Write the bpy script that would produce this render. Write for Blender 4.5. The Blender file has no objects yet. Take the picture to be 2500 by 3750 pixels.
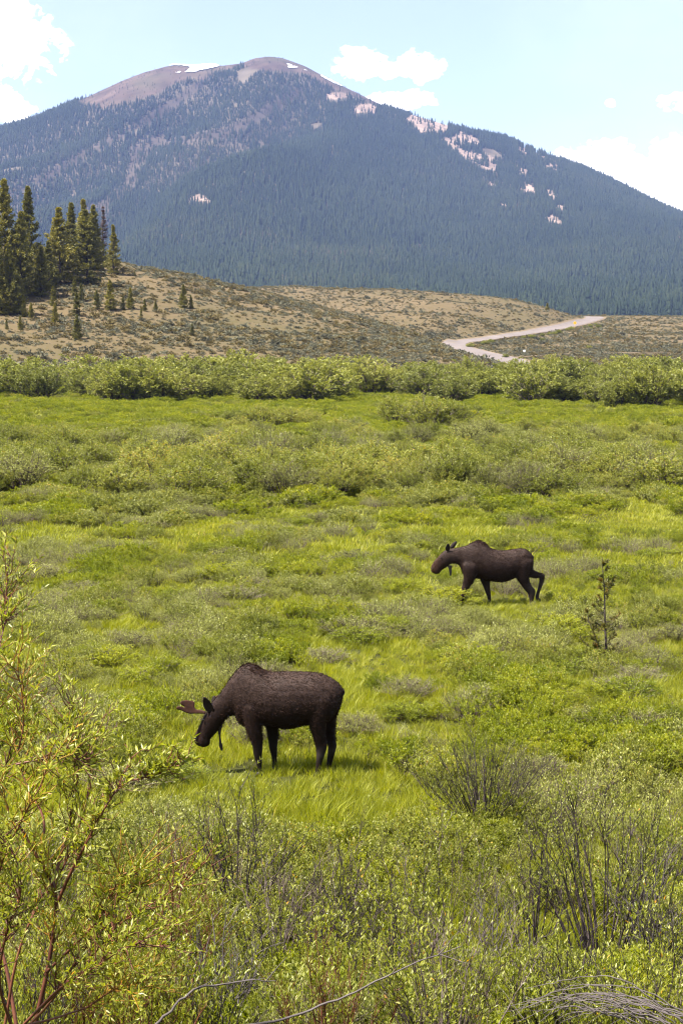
import bpy, math, random
import numpy as np
from mathutils import Vector, Matrix

# ------------------------------------------------------------------ camera, sky, sun, exposure
scene = bpy.context.scene
COL = scene.collection
FPX, CX, CY, HORIZON, EYE = 6000.0, 1250.0, 1875.0, 1219.0, 7.4      # photograph: 2500 x 3750
PITCH = math.atan((CY - HORIZON) / FPX)

cam_data = bpy.data.cameras.new('camera')
cam_data.sensor_fit = 'VERTICAL'
cam_data.sensor_height = 36.0
cam_data.lens = 36.0 * FPX / 3750.0
cam_data.clip_start = 0.1
cam_data.clip_end = 20000.0
cam = bpy.data.objects.new('camera', cam_data)
cam.location = (0, 0, EYE)
cam.rotation_euler = (math.pi / 2 - PITCH, 0, 0)
COL.objects.link(cam)
scene.camera = cam

SUN_EL, SUN_AZ = math.radians(61), math.radians(-112)                  # azimuth clockwise from +Y
world = bpy.data.worlds.new('World')
scene.world = world
world.use_nodes = True
wn, wl = world.node_tree.nodes, world.node_tree.links
wn.clear()
w_out = wn.new('ShaderNodeOutputWorld')
w_bg = wn.new('ShaderNodeBackground')
w_bg.inputs['Strength'].default_value = 0.051
w_sky = wn.new('ShaderNodeTexSky')
w_sky.sky_type = 'NISHITA'
w_sky.sun_disc = False
w_sky.sun_elevation = SUN_EL
w_sky.sun_rotation = SUN_AZ
w_sky.altitude = 2600
w_sky.air_density = 1.0
w_sky.dust_density = 2.2
w_sky.ozone_density = 1.0
wl.new(w_bg.outputs[0], w_out.inputs[0])


def wmath(op, a, b=None, clamp=False):
    n = wn.new('ShaderNodeMath')
    n.operation = op
    n.use_clamp = clamp
    for i, v in enumerate((a, b)):
        if v is None:
            continue
        if isinstance(v, (int, float)):
            n.inputs[i].default_value = v
        else:
            wl.new(v, n.inputs[i])
    return n.outputs[0]


def wsmooth(v, lo, hi):
    n = wn.new('ShaderNodeMapRange')
    n.interpolation_type = 'SMOOTHSTEP'
    n.inputs['From Min'].default_value = lo
    n.inputs['From Max'].default_value = hi
    wl.new(v, n.inputs['Value'])
    return n.outputs['Result']


def build_clouds():
    tc = wn.new('ShaderNodeTexCoord')
    sep = wn.new('ShaderNodeSeparateXYZ')
    wl.new(tc.outputs['Generated'], sep.inputs[0])
    az = wmath('ARCTAN2', sep.outputs[0], sep.outputs[1])
    el = wmath('ARCSINE', sep.outputs[2])
    comb = wn.new('ShaderNodeCombineXYZ')
    wl.new(az, comb.inputs[0])
    wl.new(wmath('MULTIPLY', el, 1.35), comb.inputs[1])

    def noise(scale, detail, rough, w):
        n = wn.new('ShaderNodeTexNoise')
        n.noise_dimensions = '3D'
        n.inputs['Scale'].default_value = scale
        n.inputs['Detail'].default_value = detail
        n.inputs['Roughness'].default_value = rough
        m = wn.new('ShaderNodeVectorMath')
        m.operation = 'ADD'
        m.inputs[1].default_value = (w, w * 0.37, w * 1.7)
        wl.new(comb.outputs[0], m.inputs[0])
        wl.new(m.outputs[0], n.inputs['Vector'])
        return n.outputs['Fac']
    puff = wmath('ADD', wmath('MULTIPLY', noise(38, 6, 0.6, 3.1), 0.55), wmath('MULTIPLY', noise(120, 5, 0.6, 5.3), 0.45))
    wide = noise(5.0, 4, 0.5, 9.4)
    # cumulus heaps seen over the mountain: centre azimuth, elevation and half sizes, in radians
    total = None
    for px, py, rx, ry in [(20, 190, 265, 175), (-60, 90, 190, 120), (60, 425, 120, 70), (-220, 330, 330, 200),
                           (1330, 268, 135, 62), (1520, 275, 115, 58), (1430, 285, 180, 45), (1440, 390, 170, 40),
                           (2330, 680, 330, 120), (2180, 610, 210, 80), (2480, 590, 190, 90), (2560, 420, 170, 70),
                           (2700, 760, 420, 190), (2210, 408, 26, 20), (1800, -15, 190, 30)]:
        a0, e0 = math.atan((px - CX) / FPX), math.atan((HORIZON - py) / FPX)
        dx = wmath('DIVIDE', wmath('SUBTRACT', az, a0), rx / FPX)
        dy = wmath('DIVIDE', wmath('SUBTRACT', el, e0), ry / FPX)
        d2 = wmath('ADD', wmath('MULTIPLY', dx, dx), wmath('MULTIPLY', dy, dy))
        m = wmath('SUBTRACT', 1.0, wmath('SQRT', d2))
        m = wmath('MAXIMUM', m, -1.0)
        total = m if total is None else wmath('MAXIMUM', total, m)
    heaps = wmath('ADD', total, wmath('MULTIPLY', wmath('SUBTRACT', puff, 0.5), 3.0))
    heaps = wsmooth(heaps, 0.10, 0.30)
    # the same kind of broken cumulus over the rest of the sky
    field = wmath('ADD', wide, wmath('MULTIPLY', wmath('SUBTRACT', puff, 0.5), 0.35))
    field = wsmooth(field, 0.60, 0.70)
    off = wsmooth(wmath('ABSOLUTE', az), 0.30, 0.42)
    high = wsmooth(el, 0.30, 0.42)
    field = wmath('MULTIPLY', field, wmath('MAXIMUM', off, high))
    veil = wmath('ADD', wmath('MULTIPLY', wsmooth(noise(3.2, 5, 0.6, 1.7), 0.3, 0.75), 0.10), 0.13)
    mask = wmath('MAXIMUM', wmath('MAXIMUM', heaps, field), veil, clamp=True)
    mix = wn.new('ShaderNodeMix')
    mix.data_type = 'RGBA'
    wl.new(mask, mix.inputs['Factor'])
    wl.new(w_sky.outputs[0], mix.inputs[6])
    mix.inputs[7].default_value = (13.0, 12.6, 12.6, 1)
    wl.new(mix.outputs[2], w_bg.inputs['Color'])


build_clouds()

sun_data = bpy.data.lights.new('sun', 'SUN')
sun_data.energy = 4.5
sun_data.angle = math.radians(2.5)
sun_data.color = (1.0, 0.94, 0.85)
sun = bpy.data.objects.new('sun', sun_data)
to_sun = Vector((math.cos(SUN_EL) * math.sin(SUN_AZ), math.cos(SUN_EL) * math.cos(SUN_AZ), math.sin(SUN_EL)))
sun.rotation_euler = to_sun.to_track_quat('Z', 'Y').to_euler()
COL.objects.link(sun)

scene.view_settings.view_transform = 'Standard'
scene.view_settings.look = 'None'
scene.view_settings.gamma = 1.0
scene.view_settings.use_curve_mapping = False
scene.view_settings.exposure = 2.05

scene.render.engine = 'CYCLES'
cy = scene.cycles
cy.max_bounces = 5
cy.diffuse_bounces = 3
cy.glossy_bounces = 1
cy.transmission_bounces = 3
cy.volume_bounces = 0
cy.transparent_max_bounces = 4
cy.use_denoising = True
cy.denoiser = 'OPENIMAGEDENOISE'
cy.denoising_input_passes = 'RGB_ALBEDO_NORMAL'
cy.denoising_prefilter = 'ACCURATE'
cy.pixel_filter_type = 'BLACKMAN_HARRIS'
cy.filter_width = 1.2
cy.sample_clamp_indirect = 4.0
cy.caustics_reflective = False
cy.caustics_refractive = False

# ------------------------------------------------------------------ helpers
rng = np.random.default_rng(7)
random.seed(7)


def ray(px, py):
    """direction (dx, 1, dz) of a photograph pixel from the camera"""
    cp, sp = math.cos(PITCH), math.sin(PITCH)
    a, b = (px - CX), -(py - CY)
    y = FPX * cp + b * sp
    z = -FPX * sp + b * cp
    return a / y, z / y


def to_px(X, Y, Z):
    cp, sp = math.cos(PITCH), math.sin(PITCH)
    z = np.asarray(Z) - EYE
    f = np.asarray(Y) * cp - z * sp
    u = np.asarray(Y) * sp + z * cp
    return CX + FPX * np.asarray(X) / f, CY - FPX * u / f


def hash2(ix, iy, seed):
    n = (ix.astype(np.int64) * 374761393 + iy.astype(np.int64) * 668265263 + seed * 1274126177) & 0x7fffffff
    n = ((n ^ (n >> 13)) * 1274126177) & 0x7fffffff
    n = n ^ (n >> 16)
    return (n & 0xffff) / 65535.0


def vnoise(x, y, seed=0):
    x = np.asarray(x, float)
    y = np.asarray(y, float)
    ix, iy = np.floor(x), np.floor(y)
    fx, fy = x - ix, y - iy
    fx = fx * fx * (3 - 2 * fx)
    fy = fy * fy * (3 - 2 * fy)
    ix = ix.astype(np.int64)
    iy = iy.astype(np.int64)
    a, b = hash2(ix, iy, seed), hash2(ix + 1, iy, seed)
    c, d = hash2(ix, iy + 1, seed), hash2(ix + 1, iy + 1, seed)
    return (a * (1 - fx) + b * fx) * (1 - fy) + (c * (1 - fx) + d * fx) * fy


def fbm(x, y, seed=0, octaves=4):
    t, amp, tot = 0.0, 1.0, 0.0
    for o in range(octaves):
        t = t + amp * vnoise(np.asarray(x) * 2 ** o, np.asarray(y) * 2 ** o, seed + 17 * o)
        tot += amp
        amp *= 0.5
    return t / tot


def sstep(x, a, b):
    t = np.clip((np.asarray(x, float) - a) / (b - a), 0, 1)
    return t * t * (3 - 2 * t)


def in_poly(px, py, poly):
    inside = np.zeros(np.shape(px), bool)
    n = len(poly)
    for i in range(n):
        x0, y0 = poly[i]
        x1, y1 = poly[(i + 1) % n]
        cond = ((y0 > py) != (y1 > py)) & (px < (x1 - x0) * (py - y0) / (y1 - y0 + 1e-9) + x0)
        inside ^= cond
    return inside


def mesh_np(name, verts, faces, mat=None, attrs=None, smooth=False, quads=True):
    """verts (N,3), faces (M,3) or (M,4) arrays -> mesh; attrs: {name: per-vertex float or colour}"""
    me = bpy.data.meshes.new(name)
    verts = np.ascontiguousarray(verts, np.float32)
    fl = faces if isinstance(faces, (list, tuple)) and len(faces) and isinstance(faces[0], np.ndarray) else [np.asarray(faces)]
    fl = [f for f in fl if len(f)]
    me.vertices.add(len(verts))
    me.vertices.foreach_set('co', verts.ravel())
    loops = np.concatenate([f.ravel() for f in fl]).astype(np.int32)
    sizes = np.concatenate([np.full(len(f), f.shape[1]) for f in fl])
    me.loops.add(len(loops))
    me.loops.foreach_set('vertex_index', loops)
    me.polygons.add(len(sizes))
    starts = np.concatenate([[0], np.cumsum(sizes)[:-1]]).astype(np.int32)
    me.polygons.foreach_set('loop_start', starts)
    if smooth:
        me.polygons.foreach_set('use_smooth', np.ones(len(sizes), bool))
    for k, v in (attrs or {}).items():
        v = np.asarray(v, np.float32)
        if v.ndim == 1:
            a = me.attributes.new(k, 'FLOAT', 'POINT')
            a.data.foreach_set('value', v)
        else:
            a = me.attributes.new(k, 'FLOAT_COLOR', 'POINT')
            c = np.ones((len(v), 4), np.float32)
            c[:, :3] = v[:, :3]
            a.data.foreach_set('color', c.ravel())
    me.update(calc_edges=True)
    me.validate()
    if mat:
        me.materials.append(mat)
    return me


def link(name, data, parent=None, loc=(0, 0, 0), rot=(0, 0, 0), scale=(1, 1, 1)):
    o = bpy.data.objects.new(name, data)
    COL.objects.link(o)
    o.parent = parent
    o.location = loc
    o.rotation_euler = rot
    o.scale = scale if hasattr(scale, '__len__') else (scale,) * 3
    return o


def tag(o, label=None, category=None, group=None, kind=None):
    if label:
        o['label'] = label
    if category:
        o['category'] = category
    if group:
        o['group'] = group
    if kind:
        o['kind'] = kind
    return o


def grid_faces(nr, nc):
    i = np.arange(nr * nc).reshape(nr, nc)
    return np.stack([i[:-1, :-1], i[:-1, 1:], i[1:, 1:], i[1:, :-1]], -1).reshape(-1, 4)


def tubes(P, R, sides=3):
    """P (N,K,3) polylines, R (N,K) radii -> verts, quads"""
    P = np.asarray(P, float)
    N, K, _ = P.shape
    if N == 0:
        return np.zeros((0, 3)), np.zeros((0, 4), int)
    T = np.gradient(P, axis=1) if K > 2 else np.repeat((P[:, 1:] - P[:, :1]), 2, axis=1)
    T /= np.linalg.norm(T, axis=2, keepdims=True) + 1e-9
    ref = np.where(np.abs(T[..., 2:3]) < 0.9, np.array([0, 0, 1.0]), np.array([1.0, 0, 0]))
    ref = np.repeat(ref[:, :1], K, axis=1) if K > 1 else ref
    A = np.cross(T, ref)
    A /= np.linalg.norm(A, axis=2, keepdims=True) + 1e-9
    B = np.cross(T, A)
    ang = np.arange(sides) * 2 * math.pi / sides
    V = (P[:, :, None, :] + R[:, :, None, None] * (np.cos(ang)[None, None, :, None] * A[:, :, None, :]
                                                  + np.sin(ang)[None, None, :, None] * B[:, :, None, :]))
    idx = np.arange(N * K * sides).reshape(N, K, sides)
    nxt = np.roll(idx, -1, axis=2)
    Q = np.stack([idx[:, :-1], nxt[:, :-1], nxt[:, 1:], idx[:, 1:]], -1).reshape(-1, 4)
    return V.reshape(-1, 3), Q


def rand_dirs(n, r):
    v = r.normal(size=(n, 3))
    return v / np.linalg.norm(v, axis=1, keepdims=True)


def unit(v):
    return v / (np.linalg.norm(v, axis=-1, keepdims=True) + 1e-9)


def leaves_mesh(pos, d, L, W, r, fold=True, up=0.6, lv=None, outward=None):
    """leaf blades at pos along d; L, W arrays. Folded lanceolate (6 verts) or a single diamond (4 verts)"""
    n = len(pos)
    rnd = rand_dirs(n, r)
    nrm = unit(rnd * 0.8 + np.array([0, 0, up]) + (0 if outward is None else outward * 0.8))
    s = unit(np.cross(d, nrm))
    nn = np.cross(s, d)
    L = np.asarray(L)[:, None] * np.ones((n, 1))
    W = np.asarray(W)[:, None] * np.ones((n, 1))
    if lv is None:
        lv = r.random(n)
    if fold:
        b = pos
        m0 = pos + d * L * 0.38 - nn * W * 0.10
        tip = pos + d * L - nn * L * 0.14
        l0 = pos + d * L * 0.42 + s * W * 0.5 + nn * W * 0.16
        r0 = pos + d * L * 0.42 - s * W * 0.5 + nn * W * 0.16
        V = np.stack([b, m0, tip, l0, r0], 1).reshape(-1, 3)
        i = np.arange(n)[:, None] * 5
        F = np.concatenate([i + np.array([[0, 1, 3]]), i + np.array([[1, 2, 3]]),
                            i + np.array([[0, 4, 1]]), i + np.array([[1, 4, 2]])])
        return V, F, np.repeat(lv, 5)
    V = np.stack([pos, pos + d * L * 0.45 + s * W * 0.5, pos + d * L, pos + d * L * 0.45 - s * W * 0.5], 1).reshape(-1, 3)
    F = np.arange(n)[:, None] * 4 + np.array([[0, 1, 2, 3]])
    return V, F, np.repeat(lv, 4)


# ------------------------------------------------------------------ materials
def new_mat(name):
    m = bpy.data.materials.new(name)
    m.use_nodes = True
    nt = m.node_tree
    nt.nodes.clear()
    out = nt.nodes.new('ShaderNodeOutputMaterial')
    return m, nt, out


def ramp_node(nt, stops):
    n = nt.nodes.new('ShaderNodeValToRGB')
    e = n.color_ramp.elements
    while len(e) < len(stops):
        e.new(0.5)
    for el, (p, c) in zip(e, stops):
        el.position = p
        el.color = (*c, 1)
    return n


def leaf_mat(name, stops, trans=0.35, rough=0.5, vary=0.35, spec=0.35, patch=0.5, attr='lv', pscale=0.22):
    m, nt, out = new_mat(name)
    N, Lk = nt.nodes, nt.links
    at = N.new('ShaderNodeAttribute')
    at.attribute_name = attr
    oi = N.new('ShaderNodeObjectInfo')
    geo = N.new('ShaderNodeNewGeometry')
    noi = N.new('ShaderNodeTexNoise')
    noi.inputs['Scale'].default_value = pscale
    noi.inputs['Detail'].default_value = 3
    Lk.new(geo.outputs['Position'], noi.inputs['Vector'])
    # leaf value: own random, plant random, slow drift over the ground
    a = N.new('ShaderNodeMath')
    a.operation = 'MULTIPLY_ADD'
    Lk.new(oi.outputs['Random'], a.inputs[0])
    a.inputs[1].default_value = vary
    a.inputs[2].default_value = -vary * 0.5
    b = N.new('ShaderNodeMath')
    b.operation = 'MULTIPLY_ADD'
    Lk.new(noi.outputs['Fac'], b.inputs[0])
    b.inputs[1].default_value = patch
    b.inputs[2].default_value = -patch * 0.5
    c = N.new('ShaderNodeMath')
    c.operation = 'ADD'
    Lk.new(a.outputs[0], c.inputs[0])
    Lk.new(b.outputs[0], c.inputs[1])
    d = N.new('ShaderNodeMath')
    d.operation = 'ADD'
    d.use_clamp = True
    Lk.new(at.outputs['Fac'], d.inputs[0])
    Lk.new(c.outputs[0], d.inputs[1])
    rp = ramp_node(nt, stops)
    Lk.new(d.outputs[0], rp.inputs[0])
    p = N.new('ShaderNodeBsdfPrincipled')
    p.inputs['Roughness'].default_value = rough
    p.inputs['Specular IOR Level'].default_value = spec
    Lk.new(rp.outputs[0], p.inputs['Base Color'])
    if trans > 0:
        t = N.new('ShaderNodeBsdfTranslucent')
        hs = N.new('ShaderNodeHueSaturation')
        hs.inputs['Value'].default_value = 1.5
        hs.inputs['Saturation'].default_value = 1.1
        Lk.new(rp.outputs[0], hs.inputs['Color'])
        Lk.new(hs.outputs[0], t.inputs['Color'])
        mx = N.new('ShaderNodeMixShader')
        mx.inputs[0].default_value = trans
        Lk.new(p.outputs[0], mx.inputs[1])
        Lk.new(t.outputs[0], mx.inputs[2])
        Lk.new(mx.outputs[0], out.inputs[0])
    else:
        Lk.new(p.outputs[0], out.inputs[0])
    return m


def noise_mat(name, stops, scale=3.0, detail=5, rough=0.85, bump=0.0, bscale=20.0, spec=0.2, coords='Object', stretch=(1, 1, 1), obj_vary=0.0):
    m, nt, out = new_mat(name)
    N, Lk = nt.nodes, nt.links
    tc = N.new('ShaderNodeTexCoord')
    mp = N.new('ShaderNodeMapping')
    mp.inputs['Scale'].default_value = stretch
    Lk.new(tc.outputs[coords], mp.inputs[0])
    n = N.new('ShaderNodeTexNoise')
    n.inputs['Scale'].default_value = scale
    n.inputs['Detail'].default_value = detail
    n.inputs['Roughness'].default_value = 0.62
    Lk.new(mp.outputs[0], n.inputs['Vector'])
    fac = n.outputs['Fac']
    if obj_vary:
        oi = N.new('ShaderNodeObjectInfo')
        a = N.new('ShaderNodeMath')
        a.operation = 'MULTIPLY_ADD'
        Lk.new(oi.outputs['Random'], a.inputs[0])
        a.inputs[1].default_value = obj_vary
        Lk.new(fac, a.inputs[2])
        b = N.new('ShaderNodeMath')
        b.operation = 'SUBTRACT'
        b.use_clamp = True
        Lk.new(a.outputs[0], b.inputs[0])
        b.inputs[1].default_value = obj_vary * 0.5
        fac = b.outputs[0]
    rp = ramp_node(nt, stops)
    Lk.new(fac, rp.inputs[0])
    p = N.new('ShaderNodeBsdfPrincipled')
    p.inputs['Roughness'].default_value = rough
    p.inputs['Specular IOR Level'].default_value = spec
    Lk.new(rp.outputs[0], p.inputs['Base Color'])
    if bump:
        n2 = N.new('ShaderNodeTexNoise')
        n2.inputs['Scale'].default_value = bscale
        n2.inputs['Detail'].default_value = 4
        Lk.new(mp.outputs[0], n2.inputs['Vector'])
        bp = N.new('ShaderNodeBump')
        bp.inputs['Strength'].default_value = bump
        Lk.new(n2.outputs['Fac'], bp.inputs['Height'])
        Lk.new(bp.outputs[0], p.inputs['Normal'])
    Lk.new(p.outputs[0], out.inputs[0])
    return m


M = {}
M['willow_leaf'] = leaf_mat('willow_leaf', [(0.0, (0.07253, 0.08556, 0.01139)), (0.35, (0.1541, 0.1694, 0.02505)), (0.7, (0.2447, 0.2517, 0.04326)), (0.93, (0.3355, 0.3208, 0.0797)), (1.0, (0.4351, 0.2633, 0.04554))], trans=0.38)
M['near_leaf'] = leaf_mat('near_leaf', [(0.0, (0.08161, 0.09873, 0.01139)), (0.35, (0.1723, 0.1942, 0.02049)), (0.7, (0.2721, 0.2797, 0.03416)), (0.9, (0.3627, 0.3538, 0.08538)), (0.97, (0.5077, 0.4772, 0.1935)), (1.0, (0.5077, 0.2633, 0.02846))], trans=0.4, rough=0.42, spec=0.5, vary=0.2, patch=0.3)
M['band_leaf'] = leaf_mat('band_leaf', [(0.0, (0.1134, 0.1235, 0.02531)), (0.4, (0.1983, 0.2116, 0.03911)), (0.75, (0.2739, 0.2786, 0.05062)), (1.0, (0.3588, 0.3261, 0.08052))], trans=0.25, vary=0.55, patch=0.3)
M['birch_leaf'] = leaf_mat('birch_leaf', [(0.0, (0.07615, 0.102, 0.00797)), (0.4, (0.1777, 0.204, 0.0148)), (0.8, (0.281, 0.2928, 0.02277)), (1.0, (0.3627, 0.3208, 0.02846))], trans=0.4, vary=0.45, patch=0.6)
M['grey_leaf'] = leaf_mat('grey_leaf', [(0.0, (0.119, 0.1217, 0.0297)), (0.5, (0.2125, 0.2222, 0.05148)), (1.0, (0.3231, 0.3208, 0.08415))], trans=0.3, vary=0.4, patch=0.4)
M['grass'] = leaf_mat('grass', [(0.0, (0.136, 0.1547, 0.01139)), (0.45, (0.2267, 0.2402, 0.01822)), (0.85, (0.3264, 0.3208, 0.03416)), (1.0, (0.4351, 0.3291, 0.0797))], trans=0.4, vary=0.35, patch=0.5)
M['needles'] = leaf_mat('needles', [(0.0, (0.07197, 0.07051, 0.01492)), (0.5, (0.1593, 0.1498, 0.02537)), (1.0, (0.3212, 0.26, 0.04178))], trans=0.15, vary=0.45, patch=0.2, rough=0.6)
M['dead_needles'] = leaf_mat('dead_needles', [(0.0, (0.045, 0.0308, 0.028)), (0.5, (0.1125, 0.0672, 0.056)), (1.0, (0.195, 0.119, 0.091))], trans=0.05, vary=0.2, patch=0.2)
M['young_needles'] = leaf_mat('young_needles', [(0.0, (0.0525, 0.056, 0.012)), (0.45, (0.1125, 0.105, 0.0204)), (0.75, (0.18, 0.126, 0.024)), (1.0, (0.255, 0.084, 0.0204))], trans=0.15, vary=0.3)
M['forest'] = leaf_mat('forest', [(0.0, (0.00612, 0.01045, 0.00612)), (0.4, (0.01377, 0.0223, 0.01088)), (0.8, (0.02448, 0.03346, 0.01428)), (0.95, (0.03442, 0.03834, 0.017)), (1.0, (0.05738, 0.04182, 0.034))], trans=0.0, vary=0.4, patch=0.9, rough=0.8, spec=0.05, pscale=0.004)
M['sage'] = leaf_mat('sage', [(0.0, (0.06563, 0.063, 0.04106)), (0.5, (0.1247, 0.1223, 0.07969)), (0.85, (0.1773, 0.1739, 0.1207)), (1.0, (0.1969, 0.1764, 0.06037))], trans=0.15, vary=0.6, patch=0.5, rough=0.8, spec=0.1)
M['dry_grass'] = leaf_mat('dry_grass', [(0.0, (0.075, 0.062, 0.026)), (0.5, (0.13, 0.105, 0.045)), (1.0, (0.19, 0.15, 0.07))], trans=0.2, vary=0.6, patch=0.5, rough=0.8, spec=0.1)
M['stem'] = noise_mat('stem', [(0.2, (0.03, 0.022, 0.021)), (0.55, (0.095, 0.066, 0.058)), (0.85, (0.23, 0.185, 0.165))], scale=9, rough=0.75, bump=0.3, bscale=60, obj_vary=0.5)
M['dark_stem'] = noise_mat('dark_stem', [(0.25, (0.014, 0.010, 0.011)), (0.6, (0.04, 0.029, 0.029)), (0.85, (0.12, 0.095, 0.09))], scale=9, rough=0.75, bump=0.3, bscale=60, obj_vary=0.4)
M['twig'] = noise_mat('twig', [(0.25, (0.06, 0.042, 0.036)), (0.6, (0.13, 0.095, 0.08)), (0.85, (0.22, 0.18, 0.155))], scale=9, rough=0.8, obj_vary=0.5)
M['red_stem'] = noise_mat('red_stem', [(0.25, (0.062, 0.01848, 0.0112)), (0.55, (0.124, 0.04092, 0.0196)), (0.85, (0.1612, 0.0792, 0.028))], scale=5, rough=0.55, bump=0.2, bscale=60, spec=0.4, obj_vary=0.3)
M['yellow_twig'] = noise_mat('yellow_twig', [(0.25, (0.17, 0.065, 0.012)), (0.75, (0.24, 0.13, 0.02))], scale=5, rough=0.5, obj_vary=0.3)
M['dead_wood'] = noise_mat('dead_wood', [(0.25, (0.0546, 0.044, 0.042)), (0.6, (0.1134, 0.096, 0.094)), (0.85, (0.168, 0.148, 0.14))], scale=8, rough=0.8, bump=0.4, bscale=50)
M['bark'] = noise_mat('bark', [(0.25, (0.03, 0.022, 0.02)), (0.75, (0.11, 0.085, 0.075))], scale=5, rough=0.9, bump=0.5, bscale=25, stretch=(1, 1, 0.3))

# ------------------------------------------------------------------ terrain heights
A_X = np.array([-400, -150, -85, -50.7, -37, -24.7, -10, 0, 12, 21, 27, 31, 35, 50, 400])
A_Z = np.array([40, 36, 29.5, 23.8, 21.5, 18.2, 14.6, 12.1, 8.6, 5.2, 2.9, 1.2, 0, 0, 0])
B_X = np.array([-400, -60, -16, 20, 45, 68, 80, 89, 96, 400])
B_Z = np.array([12, 12, 12.3, 11.4, 9.8, 7.7, 5.0, 2.3, 0, 0])
ROAD_PX = [(1985, 1352), (1890, 1326), (1800, 1305), (1725, 1287), (1672, 1273), (1653, 1264.5), (1668, 1257), (1745, 1247), (1850, 1233), (1990, 1212.5), (2085, 1194), (2150, 1177), (2180, 1166.5), (2170, 1161)]


def plane_p(y):
    return 14.5 * np.clip((y - 395) / 300.0, 0, 1) + 6.0 * np.clip((y - 700) / 1200.0, 0, 1)


def road_from_px():
    pts = []
    for px, py in ROAD_PX:
        dx, dz = ray(px, py)
        ys = np.linspace(330, 740, 4000)
        g = plane_p(ys)
        k = int(np.argmax(EYE + dz * ys <= g + 0.02)) if np.any(EYE + dz * ys <= g + 0.02) else len(ys) - 1
        pts.append((dx * ys[k], ys[k]))
    return np.array(pts)


ROAD = road_from_px()
_i = np.argsort(ROAD[5:12, 0])
ROAD_UX, ROAD_UY = ROAD[5:12, 0][_i], ROAD[5:12, 1][_i]


def ground_z(x, y):
    x = np.asarray(x, float)
    y = np.asarray(y, float)
    z = 5.9 * np.clip((19.0 - y) / 17.0, 0, 1) ** 1.35                       # the bank under the camera
    z = z + (fbm(x * 0.22, y * 0.22, 3, 3) - 0.5) * 0.35 * sstep(y, 4, 14)    # hummocks in the meadow
    rough = (fbm(x * 0.05, y * 0.05, 21, 4) - 0.5)
    # first hill: a spur that falls to the right
    hc = np.interp(x, A_X, A_Z)
    t = np.clip((y - 232) / (392 - 232), 0, 1)
    prof = 1 - (1 - t) ** 1.35
    back = 1 - sstep(y, 396, 520) * 0.9
    ha = hc * prof * back + rough * 2.2 * sstep(y, 240, 300) * sstep(hc, 0, 8)
    # the rising plain and the far rounded hill beside the road
    p = plane_p(y)
    yr = np.interp(x, ROAD_UX, ROAD_UY)
    tb = np.clip((y - yr - 7) / np.maximum(655 - yr - 7, 20), 0, 1)
    hb = np.interp(x, B_X, B_Z) * (1 - (1 - tb) ** 1.5) * (1 - sstep(y, 665, 1000))
    near_road = 1 - np.exp(-((x - np.interp(y, [400, 440, 484, 598, 690], [40, 36, 32, 84, 108])) / 14.0) ** 2)
    hp = p + hb + rough * 1.6 * sstep(y, 430, 520) * near_road
    hill = np.maximum(ha, hp) + 0.6 * np.exp(-np.abs(ha - hp) / 1.5) * sstep(y, 300, 420) * near_road
    return z + np.where(y > 225, hill, 0)


def ground_hit(px, py, y0=8.0, y1=1500.0):
    dx, dz = ray(px, py)
    ys = np.geomspace(y0, y1, 6000)
    below = EYE + dz * ys <= ground_z(dx * ys, ys)
    k = int(np.argmax(below)) if below.any() else len(ys) - 1
    return float(dx * ys[k]), float(ys[k]), float(ground_z(dx * ys[k], ys[k]))


def at_depth(px, Y):
    """ground point under a photograph column at a known distance"""
    x = (px - CX) / FPX * Y
    return float(x), float(Y), float(ground_z(x, Y))


def fan(y_rows, ncol):
    u = np.linspace(-1, 1, ncol)
    X = u[None, :] * (30 + 0.62 * np.maximum(y_rows, 0))[:, None]
    Y = np.repeat(y_rows[:, None], ncol, 1)
    return X, Y


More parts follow.
